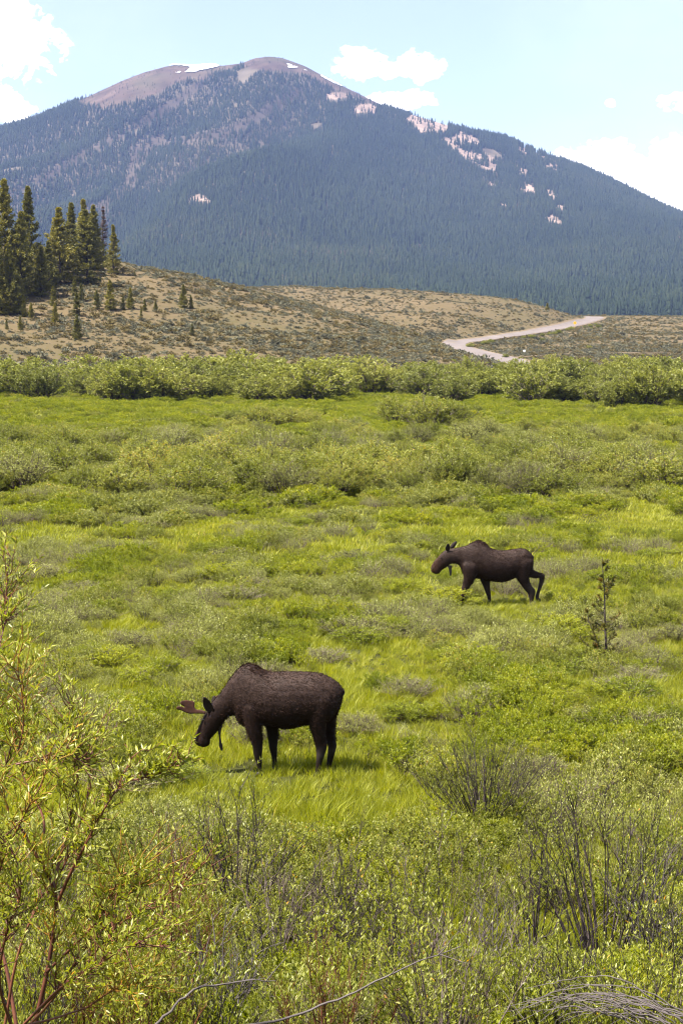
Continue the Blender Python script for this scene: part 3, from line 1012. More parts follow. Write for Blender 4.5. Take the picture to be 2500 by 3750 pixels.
# ------------------------------------------------------------------ shrubs
def shrub_parts(seed, H, R, n_stems, n_br, n_tw, n_lf, leaf, leaf_w, fold=True, stem_r=0.009, lean=0.75, bare=0.3, dome=False, tw_len=0.16,
                up=0.55, stem_sides=4, leaf_up=0.5, droop=0.0):
    """multi-stemmed bush: returns dict of arrays"""
    r = np.random.default_rng(seed)
    K = 7
    s = np.linspace(0, 1, K)
    az = np.arange(n_stems) * 2.399 + r.random(n_stems)
    q = np.sqrt((np.arange(n_stems) + 0.5) / n_stems)
    out = np.stack([np.cos(az), np.sin(az), np.zeros(n_stems)], 1)
    reach = R * q * r.uniform(0.75, 1.1, n_stems)
    hgt = H * (np.sqrt(np.clip(1 - (0.88 * q) ** 2, 0.12, 1)) if dome else (1 - 0.45 * q ** 2)) * r.uniform(0.78, 1.08, n_stems)
    base = out * (0.18 * R * q)[:, None] + r.normal(0, 0.02 * R, (n_stems, 3)) * np.array([1, 1, 0])
    S = (base[:, None] + out[:, None] * (reach[:, None] * (s ** lean)[None])[:, :, None] * 0.9
         + np.array([0, 0, 1]) * (hgt[:, None] * (s ** (1.0 if not dome else 0.85))[None])[:, :, None])
    wob = np.cumsum(r.normal(0, 0.022 * H, (n_stems, K, 3)), 1)
    S = S + wob * s[None, :, None]
    S[:, :, 2] -= droop * (s ** 3)[None] * reach[:, None]
    S[:, 0, 2] = -0.08
    SR = np.repeat((stem_r * (1 - s) + stem_r * 0.28)[None], n_stems, 0) * r.uniform(0.6, 1.25, (n_stems, 1))
    # branches
    tb = r.uniform(bare, 1.0, (n_stems, n_br))
    o_b = np.stack([np.stack([np.interp(tb[i], s, S[i, :, k]) for k in range(3)], 1) for i in range(n_stems)]).reshape(-1, 3)
    stem_of = np.repeat(np.arange(n_stems), n_br)
    d_s = unit(S[:, -1] - S[:, 2])[stem_of]
    nb = len(o_b)
    d_b = unit(d_s * 0.6 + rand_dirs(nb, r) * 0.75 + np.array([0, 0, up]) + out[stem_of] * 0.25)
    Lb = (H * r.uniform(0.14, 0.34, nb)) * (1.15 - 0.5 * tb.ravel())
    sb = np.linspace(0, 1, 4)
    B = o_b[:, None] + d_b[:, None] * (Lb[:, None] * sb[None])[:, :, None]
    B = B + np.cumsum(r.normal(0, 0.012 * H, (nb, 4, 3)), 1) * sb[None, :, None]
    BR = np.repeat((stem_r * np.linspace(0.42, 0.16, 4))[None], nb, 0)
    # twigs
    tt = r.uniform(0.2, 1.0, (nb, n_tw))
    o_t = np.stack([np.einsum('nj,nj->n', np.ones((nb, 1)), np.zeros((nb, 1)))] * 3, 1)
    o_t = (B[:, None, 0] * (1 - tt)[..., None] + B[:, None, -1] * tt[..., None]).reshape(-1, 3)
    nt_ = len(o_t)
    br_of = np.repeat(np.arange(nb), n_tw)
    d_t = unit(d_b[br_of] * 0.7 + rand_dirs(nt_, r) * 0.7 + np.array([0, 0, up * 0.8]))
    Lt = tw_len * r.uniform(0.5, 1.2, nt_)
    e_t = o_t + d_t * Lt[:, None]
    T = np.stack([o_t, e_t], 1)
    TR = np.repeat((stem_r * np.array([0.16, 0.08]))[None], nt_, 0)
    # leaves in a spray along each twig, most at its end
    tl = 1 - r.random((nt_, n_lf)) ** 1.6 * 0.9
    pos = (o_t[:, None] * (1 - tl)[..., None] + e_t[:, None] * tl[..., None]).reshape(-1, 3)
    tw_of = np.repeat(np.arange(nt_), n_lf)
    nl = len(pos)
    d_l = unit(d_t[tw_of] * 1.0 + rand_dirs(nl, r) * 0.62 + np.array([0, 0, leaf_up * 0.6]))
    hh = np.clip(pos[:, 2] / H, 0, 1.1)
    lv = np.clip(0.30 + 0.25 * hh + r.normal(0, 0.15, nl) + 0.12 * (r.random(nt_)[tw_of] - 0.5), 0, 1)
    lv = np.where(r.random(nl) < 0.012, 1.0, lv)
    L = leaf * r.uniform(0.6, 1.2, nl)
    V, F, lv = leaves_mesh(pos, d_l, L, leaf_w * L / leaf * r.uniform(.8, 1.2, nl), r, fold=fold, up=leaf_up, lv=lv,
                           outward=unit(pos - np.array([0, 0, 0.25 * H])))
    return dict(S=S, SR=SR, B=B, BR=BR, T=T, TR=TR, stem_of=stem_of, br_of=br_of, V=V, F=F, lv=lv, sides=stem_sides, leaf_stem=stem_of[br_of[tw_of]], fold=fold)


def shrub_meshes(seed, leaf_m, stem_m, twigs=True, **kw):
    d = shrub_parts(seed, **kw)
    parts = [tubes(d['S'], d['SR'], d['sides']), tubes(d['B'], d['BR'], 3)]
    if twigs:
        parts.append(tubes(d['T'], d['TR'], 3))
    V, F, n = [], [], 0
    for v, f in parts:
        V.append(v)
        F.append(f + n)
        n += len(v)
    st = mesh_np('stem_cluster', np.concatenate(V), np.concatenate(F), M[stem_m])
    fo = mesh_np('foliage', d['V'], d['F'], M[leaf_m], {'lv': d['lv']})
    return st, fo


def joined_shrub(seed, leaf_m, stem_m, **kw):
    """stems and leaves in one mesh with two materials, for ground cover"""
    d = shrub_parts(seed, **kw)
    v1, f1 = tubes(d['S'], d['SR'], 3)
    v2, f2 = tubes(d['B'], d['BR'], 3)
    V = np.concatenate([v1, v2, d['V']])
    Fs = np.concatenate([f1, f2 + len(v1)])
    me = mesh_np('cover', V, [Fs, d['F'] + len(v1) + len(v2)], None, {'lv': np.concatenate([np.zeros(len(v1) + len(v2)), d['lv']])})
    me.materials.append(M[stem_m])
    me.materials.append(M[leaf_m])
    me.polygons.foreach_set('material_index', np.concatenate([np.zeros(len(Fs)), np.ones(len(d['F']))]).astype(np.int32)[:len(me.polygons)])
    return me


def shrub_thing(name, meshes, x, y, z, scale, label, category, group, rz=None):
    o = link(name, None, None, (x, y, z), (0, 0, random.random() * 6.28 if rz is None else rz))
    tag(o, label, category, group)
    for nm, me in zip(('stem_cluster', 'foliage'), meshes):
        c = link(nm, me, o, scale=scale)
        if nm == 'foliage':
            c['kind'] = 'stuff'
    return o


# --- the band of tall willows at the foot of the hill (unit 1 m high, 1.3 m across)
BAND = [shrub_meshes(400 + i, 'band_leaf', 'stem', twigs=False, H=1.0, R=0.62, n_stems=40, n_br=10, n_tw=7, n_lf=9, leaf=0.036, leaf_w=0.022, fold=False,
                     stem_r=0.010, lean=0.85, bare=0.10, dome=True, tw_len=0.07, up=0.3, stem_sides=3) for i in range(5)]


def build_band():
    grp = 'tall willows in the band at the foot of the hill'
    lab = 'tall rounded yellow green willow in the dense band below the dry hill'
    r = np.random.default_rng(11)
    placed = []
    # photograph column and base row of the front rank, then ranks behind
    spots = []
    for px in np.arange(-120, 2650, 104):
        base = np.interp(px, [0, 600, 900, 1250, 1500, 2000, 2500], [1440, 1458, 1466, 1446, 1452, 1458, 1482])
        spots.append((px + r.normal(0, 22), base + 10 + r.normal(0, 8), r.uniform(2.4, 4.0)))
    for row, (dy, h0, h1, step) in enumerate([(-14, 2.6, 4.2, 112), (-36, 3.2, 4.8, 112), (-58, 3.2, 4.6, 104), (-70, 3.0, 4.2, 104)]):
        for px in np.arange(-140 + row * 31, 2660, step):
            base = np.interp(px, [0, 600, 900, 1250, 1500, 2000, 2500], [1432, 1452, 1460, 1440, 1445, 1450, 1475])
            if row == 3 and px > 1500:
                continue
            spots.append((px + r.normal(0, 26), base + dy + r.normal(0, 5), r.uniform(h0, h1)))
    for px, py, h in spots:
        Y = FPX * EYE / (py - HORIZON)
        x, y, z = at_depth(px, Y)
        z = float(ground_z(x, min(y, 228)))
        top = 1219 + FPX * (EYE - h) / y
        limit = np.interp(px, [0, 300, 700, 1000, 1300, 1680, 1760, 1880, 1960, 2050, 2500], [1290, 1308, 1298, 1294, 1310, 1308, 1322, 1318, 1302, 1302, 1302])
        z = float(ground_z(x, y))
        h = min(h * 1.1, EYE - z - (limit + r.uniform(0, 30) - 1219) * y / FPX)
        if h < 1.2 or y > 300:
            continue
        z = float(ground_z(x, y)) if y > 226 else z
        if z > 3:
            continue
        w = h * r.uniform(1.15, 1.75)
        shrub_thing('willow_bush', BAND[int(r.integers(0, 5))], x, y, z - 0.05, (w, w, h), lab, 'willow', grp)
        placed.append((x, y))
    return placed


build_band()

# --- shoulder-high willows of the middle meadow
MID = [shrub_meshes(420 + i, 'willow_leaf', 'stem', twigs=False, H=1.0, R=0.6, n_stems=42, n_br=9, n_tw=6, n_lf=7, leaf=0.036, leaf_w=0.018, fold=False,
                    stem_r=0.009, lean=0.8, bare=0.32, tw_len=0.10, up=0.45, stem_sides=3) for i in range(4)]
MID += [shrub_meshes(430 + i, 'grey_leaf', 'stem', twigs=True, H=1.0, R=0.62, n_stems=50, n_br=9, n_tw=5, n_lf=5, leaf=0.034, leaf_w=0.015, fold=False,
                     stem_r=0.009, lean=0.8, bare=0.35, tw_len=0.10, up=0.5, stem_sides=3) for i in range(2)]


def build_mid():
    r = np.random.default_rng(12)
    # the big dark-stemmed bush standing alone and the lower one beside it
    k = 0
    for px, base, top, w_px in [(1455, 1560, 1462, 170), (1560, 1578, 1452, 200), (1650, 1572, 1472, 170)]:
        x, y, z = ground_hit(px, base)
        h = (base - top) / FPX * y
        w = w_px / FPX * y / 1.2
        shrub_thing('willow_bush', MID[k % 4], x, y, z, (w, w, h), 'one of three merged broad dark-stemmed willows standing clear of the low meadow', 'willow', 'three merged broad willows')
        k += 1
    for px, base, top, w_px in [(870, 1560, 1500, 110), (960, 1562, 1488, 150), (1050, 1566, 1492, 150), (1130, 1568, 1505, 110)]:
        x, y, z = ground_hit(px, base)
        h = (base - top) / FPX * y
        w = w_px / FPX * y / 1.2
        shrub_thing('willow_bush', MID[k % 4], x, y, z, (w, w, h), 'low willow in the short row beside the broad dark-stemmed willows', 'willow', 'short row of low willows')
        k += 1
    grp = 'willows of the middle meadow'
    lg = 'waist-high yellow green willow in the thicket across the middle meadow'
    ld = 'sparse grey twiggy willow in the thicket across the middle meadow'
    spots = [(230, 1660, 1565, 190), (1355, 1690, 1590, 140), (2170, 1775, 1670, 170), (2320, 1790, 1690, 170), (2400, 1590, 1548, 80), (960, 1760, 1640, 220),
             (700, 1830, 1700, 260), (1130, 1800, 1660, 240), (1680, 1780, 1680, 200), (1890, 1790, 1690, 190), (60, 1790, 1700, 180), (400, 1810, 1700, 230)]
    for i in range(215):
        py = 1570 + 260 * r.random() ** 0.9
        px = r.uniform(-100, 2600)
        if px < 900 and py < 1610 and r.random() < 0.7:
            continue
        hm = np.interp(py, [1560, 1640, 1720, 1800, 1840], [40, 70, 108, 125, 95]) * r.uniform(0.6, 1.2)
        spots.append((px, py, py - hm, hm * r.uniform(1.3, 2.1)))
    for px, base, top, w_px in spots:
        x, y, z = ground_hit(px, base)
        h = (base - top) / FPX * y
        w = w_px / FPX * y / 1.2
        grey = r.random() < 0.25
        me = MID[4 + int(r.integers(0, 2))] if grey else MID[int(r.integers(0, 4))]
        shrub_thing('willow_bush', me, x, y, z - 0.02, (w, w, h), ld if grey else lg, 'willow', grp + (', grey' if grey else ''))


build_mid()

LOW = [shrub_meshes(440 + i, 'birch_leaf', 'stem', twigs=False, H=1.0, R=0.75, n_stems=44, n_br=8, n_tw=6, n_lf=8, leaf=0.044, leaf_w=0.022, fold=False,
                    stem_r=0.012, lean=0.8, bare=0.2, dome=True, tw_len=0.13, up=0.45, stem_sides=3) for i in range(3)]
LOW += [shrub_meshes(445 + i, 'grey_leaf', 'twig', twigs=True, H=1.0, R=0.75, n_stems=60, n_br=8, n_tw=4, n_lf=3, leaf=0.042, leaf_w=0.018, fold=False,
                     stem_r=0.013, lean=0.8, bare=0.3, dome=True, tw_len=0.14, up=0.5, stem_sides=3) for i in range(3)]


def build_low():
    r = np.random.default_rng(15)
    spots = [(790, 2128, 62, 170, 0), (900, 2118, 58, 190, 0), (1010, 2122, 55, 150, 0), (1475, 2178, 60, 150, 0), (1060, 1965, 40, 80, 0), (1300, 2340, 80, 260, 1), (1400, 2330, 75, 220, 0),
             (1640, 2215, 66, 220, 0), (2180, 2465, 60, 240, 1), (2040, 2320, 70, 220, 0), (2350, 2720, 120, 300, 1), (700, 2330, 60, 160, 1), (1180, 2430, 60, 200, 1), (420, 2440, 70, 220, 0),
             (1130, 2075, 44, 150, 1), (1300, 2060, 44, 170, 1), (840, 2040, 40, 170, 1), (180, 2120, 50, 180, 1), (450, 2020, 44, 160, 0), (2350, 2110, 50, 190, 0), (2220, 2140, 50, 150, 0),
             (1960, 2780, 90, 260, 0), (1500, 2560, 80, 220, 1), (1720, 2440, 80, 260, 0), (1300, 2690, 80, 200, 1), (330, 2660, 80, 240, 0), (2300, 2560, 80, 240, 0)]
    for i in range(70):
        py = r.uniform(1860, 2900)
        px = r.uniform(-60, 2560)
        if 640 < px < 1360 and 2480 < py < 2960 or 1540 < px < 2060 and 2080 < py < 2330:
            continue
        k = np.interp(py, [1860, 2400, 2900], [34, 58, 95])
        spots.append((px, py, k * r.uniform(0.7, 1.2), k * r.uniform(2.0, 4.0), int(r.random() < 0.5)))
    for px, py, hp, wp, kind in spots:
        x, y, z = ground_hit(px, py)
        h, w = hp / FPX * y, wp / FPX * y / 1.5
        me = LOW[int(r.integers(0, 3)) + 3 * kind]
        shrub_thing('meadow_shrub', me, x, y, z - 0.03, (w, w, h), ('low rounded fresh green birch shrub in the open meadow round the moose', 'low twiggy brownish grey shrub in the open meadow round the moose')[kind],
                    'shrub', ('green shrubs of the open meadow', 'brownish shrubs of the open meadow')[kind])


build_low()

# --- foreground willows: every main stem its own part
def near_bush(seed, px, base, top, w_px, label, leaf_m='near_leaf', stem_m='stem', n_stems=14, n_br=10, n_tw=6, n_lf=8, leaf=0.048, bare=0.25, name='willow_shrub',
              group=None, lean=0.75, stem_r=0.010, Y=None, leaf_w=None, tw_len=0.16, up=0.85, category='willow'):
    x, y, z = ground_hit(px, base) if Y is None else at_depth(px, Y)
    h = (base - top) / FPX * y if Y is None else (EYE + ray(px, top)[1] * y - z)
    R = 0.5 * w_px / FPX * y
    d = shrub_parts(seed, H=h, R=R, n_stems=n_stems, n_br=n_br, n_tw=n_tw, n_lf=n_lf, leaf=leaf, leaf_w=leaf_w or leaf * 0.33, fold=True, stem_r=stem_r, lean=lean, bare=bare, tw_len=tw_len, up=up)
    o = link(name, None, None, (x, y, z))
    tag(o, label, category, group)
    for i in range(n_stems):
        bi = np.nonzero(d['stem_of'] == i)[0]
        ti = np.nonzero(np.isin(d['br_of'], bi))[0]
        V, F, n = [], [], 0
        for v, f in (tubes(d['S'][i:i + 1], d['SR'][i:i + 1], 5), tubes(d['B'][bi], d['BR'][bi], 3), tubes(d['T'][ti], d['TR'][ti], 3)):
            V.append(v)
            F.append(f + n)
            n += len(v)
        link('stem', mesh_np('stem', np.concatenate(V), np.concatenate(F), M[stem_m], smooth=True), o)
    f = link('foliage', mesh_np('foliage', d['V'], d['F'], M[leaf_m], {'lv': d['lv']}), o)
    f['kind'] = 'stuff'
    return o


def build_foreground():
    near_bush(501, 1770, 3040, 2690, 560, 'dark-stemmed willow fanning out alone in the grass in front of the bull moose', n_stems=64, n_br=6, n_tw=3, n_lf=3, leaf=0.034, bare=0.42, leaf_m='willow_leaf', stem_m='dark_stem', stem_r=0.009, lean=0.95)
    near_bush(502, 2200, 3560, 2840, 620, 'tall leafy willow with blackish stems above the pile of grey twigs', n_stems=26, n_br=8, n_tw=4, n_lf=6, bare=0.42, stem_r=0.013, leaf=0.042, stem_m='dark_stem')
    near_bush(503, 1620, 3560, 3010, 640, 'broad pale willow between the blackish-stemmed willow and the bank edge', n_stems=26, n_br=9, n_tw=5, n_lf=7, bare=0.32, stem_r=0.008, leaf=0.038)
    near_bush(504, 880, 3420, 2830, 420, 'thin willow with bare black stems beside the red-stemmed one', n_stems=16, n_br=8, n_tw=4, n_lf=4, bare=0.5, stem_r=0.013, lean=1.1, stem_m='dark_stem')
    lab = 'knee-high leafy willow filling the near edge of the meadow'
    grp = 'willows at the near edge of the meadow'
    vary = np.random.default_rng(31)
    for k, (px, b, t, w) in enumerate([(1240, 3480, 3040, 520), (1000, 3700, 3240, 520), (640, 3720, 3180, 560), (1400, 3800, 3260, 560), (1850, 3840, 3300, 520), (2420, 3330, 2900, 420),
                                       (2480, 3800, 3150, 460), (300, 3850, 3250, 560), (1130, 3250, 2990, 420), (700, 3300, 2990, 460), (420, 3450, 3050, 480),
                                       (2050, 3900, 3400, 520), (1200, 3950, 3420, 520), (750, 3960, 3440, 520), (150, 3500, 3000, 460), 
                                       (1620, 3960, 3450, 500), (2350, 3960, 3450, 500), (500, 3980, 3420, 520), (100, 3980, 3400, 520)]):
        t += vary.normal(0, 75)
        near_bush(520 + k, px, b, t, w, lab, n_stems=20 + 3 * (k % 4), n_br=6 + k % 3, n_tw=4, n_lf=3 + k % 3, bare=(0.28 + 0.09 * (k % 4)) if b < 3850 else 0.2, group=grp, leaf=0.043, stem_r=0.0075, stem_m=('stem', 'dark_stem', 'red_stem', 'dark_stem', 'twig')[k % 5])


build_foreground()


def bare_bush(seed, px, base, top, w_px, label, stem_m, n_stems=12, group=None):
    """leafless or nearly leafless bush: every stem its own part"""
    x, y, z = ground_hit(px, base)
    h = (base - top) / FPX * y
    d = shrub_parts(seed, H=h, R=0.5 * w_px / FPX * y, n_stems=n_stems, n_br=7, n_tw=3, n_lf=1, leaf=0.03, leaf_w=0.01, fold=True, stem_r=0.010, lean=0.9, bare=0.25, tw_len=0.18, up=0.5)
    o = tag(link('bare_bush', None, None, (x, y, z)), label, 'bush', group)
    for i in range(n_stems):
        bi = np.nonzero(d['stem_of'] == i)[0]
        ti = np.nonzero(np.isin(d['br_of'], bi))[0]
        V, F, n = [], [], 0
        for v, f in (tubes(d['S'][i:i + 1], d['SR'][i:i + 1], 5), tubes(d['B'][bi], d['BR'][bi], 3), tubes(d['T'][ti], d['TR'][ti] * 1.6, 3)):
            V.append(v)
            F.append(f + n)
            n += len(v)
        link('stem', mesh_np('stem', np.concatenate(V), np.concatenate(F), M[stem_m], smooth=True), o)


def build_bare_bushes():
    for k, (px, b, t, w, m) in enumerate([(1260, 3560, 3120, 360, 'dark_stem'), (620, 3520, 2980, 320, 'red_stem'), (1950, 3500, 3000, 330, 'dark_stem'), (2380, 3600, 3060, 360, 'dead_wood'),
                                          (1020, 3560, 3060, 300, 'twig'), (1560, 3780, 3300, 360, 'twig'), (2100, 3850, 3300, 320, 'dark_stem'), (820, 3850, 3320, 340, 'dead_wood'), (1800, 3700, 3240, 300, 'dead_wood')]):
        bare_bush(800 + k, px, b, t, w, {'dark_stem': 'leafless blackish bush poking up between the near willows', 'red_stem': 'leafless red-brown bush beside the tall red-stemmed willow',
                                         'dead_wood': 'leafless pale grey bush poking up between the near willows', 'twig': 'leafless brown bush poking up between the near willows'}[m], m,
                  group='leafless bushes among the near willows' if m != 'red_stem' else None)


build_bare_bushes()


def build_red_willow():
    """the red-stemmed willow on the bank at the left: a few long branches, each with its own twigs and leaves"""
    r = np.random.default_rng(77)
    Y = 9.0
    root = np.array(at_depth(90, Y))
    o = link('red_willow', None, None, tuple(root))
    tag(o, 'tall red-stemmed willow with orange twigs leaning over the near bank', 'willow')

    def pt(px, py, dy=0.0):
        dx, dz = ray(px, py)
        return np.array([dx * (Y + dy), Y + dy, EYE + dz * (Y + dy)]) - root
    # branch paths traced from the photograph, spread in depth round the root
    paths = [([(130, 3750), (190, 3500), (215, 3300), (200, 3230), (150, 3140), (110, 3060), (50, 2970), (0, 2890), (-60, 2800)], 0.0, 0.016, False),
             ([(215, 3300), (260, 3190), (320, 3080), (360, 2990), (420, 2910), (450, 2850), (480, 2780)], -0.25, 0.011, True),
             ([(200, 3260), (215, 3150), (250, 3050), (270, 2920), (290, 2830), (260, 2700), (250, 2580)], 0.25, 0.011, True),
             ([(170, 3560), (300, 3440), (400, 3330), (430, 3210), (500, 3180), (525, 3230), (440, 3290)], -0.4, 0.010, True),
             ([(140, 3700), (330, 3520), (430, 3400), (560, 3320), (700, 3240)], -0.6, 0.010, True),
             ([(60, 3750), (30, 3560), (-20, 3380), (-70, 3180), (-60, 3000), (20, 2760), (60, 2560)], 0.4, 0.012, False),
             ([(150, 3140), (170, 3000), (110, 2900), (60, 2790), (90, 2640), (70, 2490), (60, 2440)], 0.3, 0.009, True),
             ([(60, 2800), (140, 2780), (190, 2770), (230, 2760), (330, 2800)], 0.0, 0.006, False),
             ([(450, 2860), (540, 2850), (610, 2830), (640, 2815)], -0.3, 0.006, True),
             ([(-40, 3600), (-30, 3300), (20, 3120), (100, 2960), (160, 2850), (180, 2700)], -0.5, 0.009, False),
             ([(90, 3750), (240, 3600), (350, 3560), (470, 3470), (640, 3480)], -0.8, 0.009, True),
             ([(-60, 2900), (-30, 2600), (0, 2380), (20, 2240), (30, 2060)], 0.9, 0.007, False),
             ([(-80, 2900), (-60, 2500), (-10, 2300), (10, 2150)], 1.2, 0.007, False),
             ([(40, 3750), (-10, 3600), (20, 3400), (90, 3280), (60, 3150), (-20, 3050)], -0.5, 0.009, True),
             ([(110, 3750), (200, 3660), (290, 3500), (380, 3420), (420, 3300), (500, 3230)], -0.2, 0.009, True),
             ([(80, 3760), (300, 3700), (420, 3620), (520, 3600), (600, 3560)], -0.7, 0.008, True),
             ([(20, 3750), (60, 3500), (130, 3330), (230, 3200), (300, 3000), (340, 2860), (300, 2740)], 0.1, 0.010, True)]
    for k, (pl, dy, rad, leafy) in enumerate(paths):
        C = np.array([pt(a, b, dy * (0.15 + 0.85 * min(1, i / 3))) for i, (a, b) in enumerate(pl)])
        C = resample(C, 26)
        C += np.cumsum(r.normal(0, 0.004, C.shape), 0) * np.linspace(0, 1, 26)[:, None]
        s = np.linspace(0, 1, 26)
        v, f = tubes(C[None], (rad * (1 - 0.75 * s))[None], 6)
        br = link('branch', mesh_np('branch', v, f, M['red_stem'], smooth=True), o)
        # side shoots
        ns = 44
        t = r.uniform(0.25, 1.0, ns)
        ob = np.stack([np.interp(t, s, C[:, j]) for j in range(3)], 1)
        tang = unit(C[-1] - C[8])
        db = unit(tang * 0.6 + rand_dirs(ns, r) * 0.9 + np.array([0, 0, 0.5]))
        Ls = r.uniform(0.12, 0.42, ns) * (0.45 if k in (1, 8) else 1.0)
        q = np.linspace(0, 1, 6)
        B = ob[:, None] + db[:, None] * (Ls[:, None] * q)[:, :, None] + np.cumsum(r.normal(0, 0.012, (ns, 6, 3)), 1)
        B[:, 0] = ob
        v, f = tubes(B, np.repeat(np.linspace(0.0038, 0.0013, 6)[None], ns, 0), 4)
        half = ns // 2
        tw = link('twig_spray', mesh_np('twig_spray', v, f, M['yellow_twig'] if k % 3 == 0 else M['red_stem'], smooth=True), br)
        tw['kind'] = 'stuff'
        # leaves
        nl = 17
        tl = r.uniform(0.15, 1.0, (ns, nl))
        pos = np.stack([np.stack([np.interp(tl[i], q, B[i, :, j]) for j in range(3)], 1) for i in range(ns)]).reshape(-1, 3)
        dl = unit(np.repeat(db, nl, 0) * 0.7 + rand_dirs(len(pos), r) * 0.8 + np.array([0, 0, 0.3]))
        L = r.uniform(0.026, 0.062, len(pos))
        V, F, lv = leaves_mesh(pos, dl, L, L * 0.27, r, fold=True, up=0.5, lv=np.clip(r.normal(0.55, 0.17, len(pos)), 0, 0.95))
        fo = link('foliage', mesh_np('foliage', V, F, M['near_leaf'], {'lv': lv}), br)
        fo['kind'] = 'stuff'


build_red_willow()


def build_dead_wood():
    r = np.random.default_rng(5)

    def stick(name, pts, rad, label, category='dead branch', group=None, side=3):
        P = []
        for px, py, Y in pts:
            dx, dz = ray(px, py)
            P.append((dx * Y, Y, EYE + dz * Y))
        C = resample(np.array(P), 30)
        C += np.cumsum(r.normal(0, 0.006, C.shape), 0)
        root = C[0].copy()
        s = np.linspace(0, 1, 30)
        v, f = tubes((C - root)[None], (rad * (1 - 0.7 * s))[None], 6)
        o = link(name, mesh_np(name, v, f, M['dead_wood'], smooth=True), None, tuple(root))
        tag(o, label, category, group)
        t = r.uniform(0.3, 0.95, side)
        for j in range(side):
            p0 = np.array([np.interp(t[j], s, C[:, a]) for a in range(3)]) - root
            d = unit(C[-1] - C[10]) * 0.6 + rand_dirs(1, r)[0] * 0.6 + np.array([0, 0, .2])
            q = np.linspace(0, 1, 5)[:, None]
            B = p0 + d * q * r.uniform(0.15, 0.4) + np.cumsum(r.normal(0, 0.008, (5, 3)), 0) * q
            v, f = tubes(B[None], np.linspace(rad * 0.45, rad * 0.15, 5)[None], 4)
            link('twig', mesh_np('twig', v, f, M['dead_wood'], smooth=True), o)
    stick('dead_branch', [(700, 3775, 10.6), (980, 3745, 10.7), (1290, 3630, 10.8), (1530, 3520, 11.0), (1720, 3440, 11.2)], 0.011, 'long bare grey branch lying across the willows near the bank')
    stick('dead_branch', [(560, 3760, 10.5), (690, 3640, 10.6), (860, 3615, 10.8), (1010, 3600, 11.0)], 0.010, 'short forked grey branch beside the red-stemmed willow')
    # arched heap of grey twigs
    for k in range(22):
        x0, y0 = 2500 + r.normal(0, 60), 3760 + r.normal(0, 25)
        pk = 3640 + r.normal(0, 26)
        xe = 1880 + r.uniform(-30, 260)
        Yd = 10.7 + r.uniform(-0.2, 0.3)
        stick('dead_twig', [(x0, y0, Yd), (x0 - 200, pk + 20, Yd + .1), (x0 - 380, pk + r.normal(0, 10), Yd + .2), (xe, pk + 70 + r.normal(0, 20), Yd + .3)],
              0.0055, 'long grey twig in the arched dead heap under the blackish-stemmed willow', 'dead twig', 'arched heap of dead twigs', side=2)
    for px, py in ((30, 1690), (1290, 2700)):
        pass


build_dead_wood()

# ------------------------------------------------------------------ meadow cover: dwarf shrubs and grass
def grass_tuft(seed, n=46, h=0.36, spread=0.16, bend=1.0):
    r = np.random.default_rng(seed)
    az = r.random(n) * 6.28
    rad = np.sqrt(r.random(n)) * spread
    b = np.stack([np.cos(az) * rad, np.sin(az) * rad, np.full(n, -0.02)], 1)
    lean = np.stack([np.cos(az), np.sin(az), np.zeros(n)], 1) * r.uniform(0.05, 0.5, (n, 1)) * bend + r.normal(0, .15 * bend, (n, 3)) * np.array([1, 1, 0])
    H = h * r.uniform(0.55, 1.15, n)[:, None]
    w = r.uniform(0.003, 0.0055, n)[:, None]
    side = np.stack([-np.sin(az + 1), np.cos(az + 1), np.zeros(n)], 1)
    up = np.array([0, 0, 1.0])
    m = b + up * H * 0.55 + lean * H * 0.35
    t = b + up * H + lean * H * 1.0
    V = np.stack([b - side * w, b + side * w, m + side * w * .8, m - side * w * .8, t], 1).reshape(-1, 3)
    i = np.arange(n)[:, None] * 5
    lv = np.repeat(np.clip(r.normal(0.5, 0.17, n), 0, 1), 5)
    return mesh_np('grass_tuft', V, [i + np.array([[0, 1, 2, 3]]), i + np.array([[3, 2, 4]])], M['grass'], {'lv': lv})


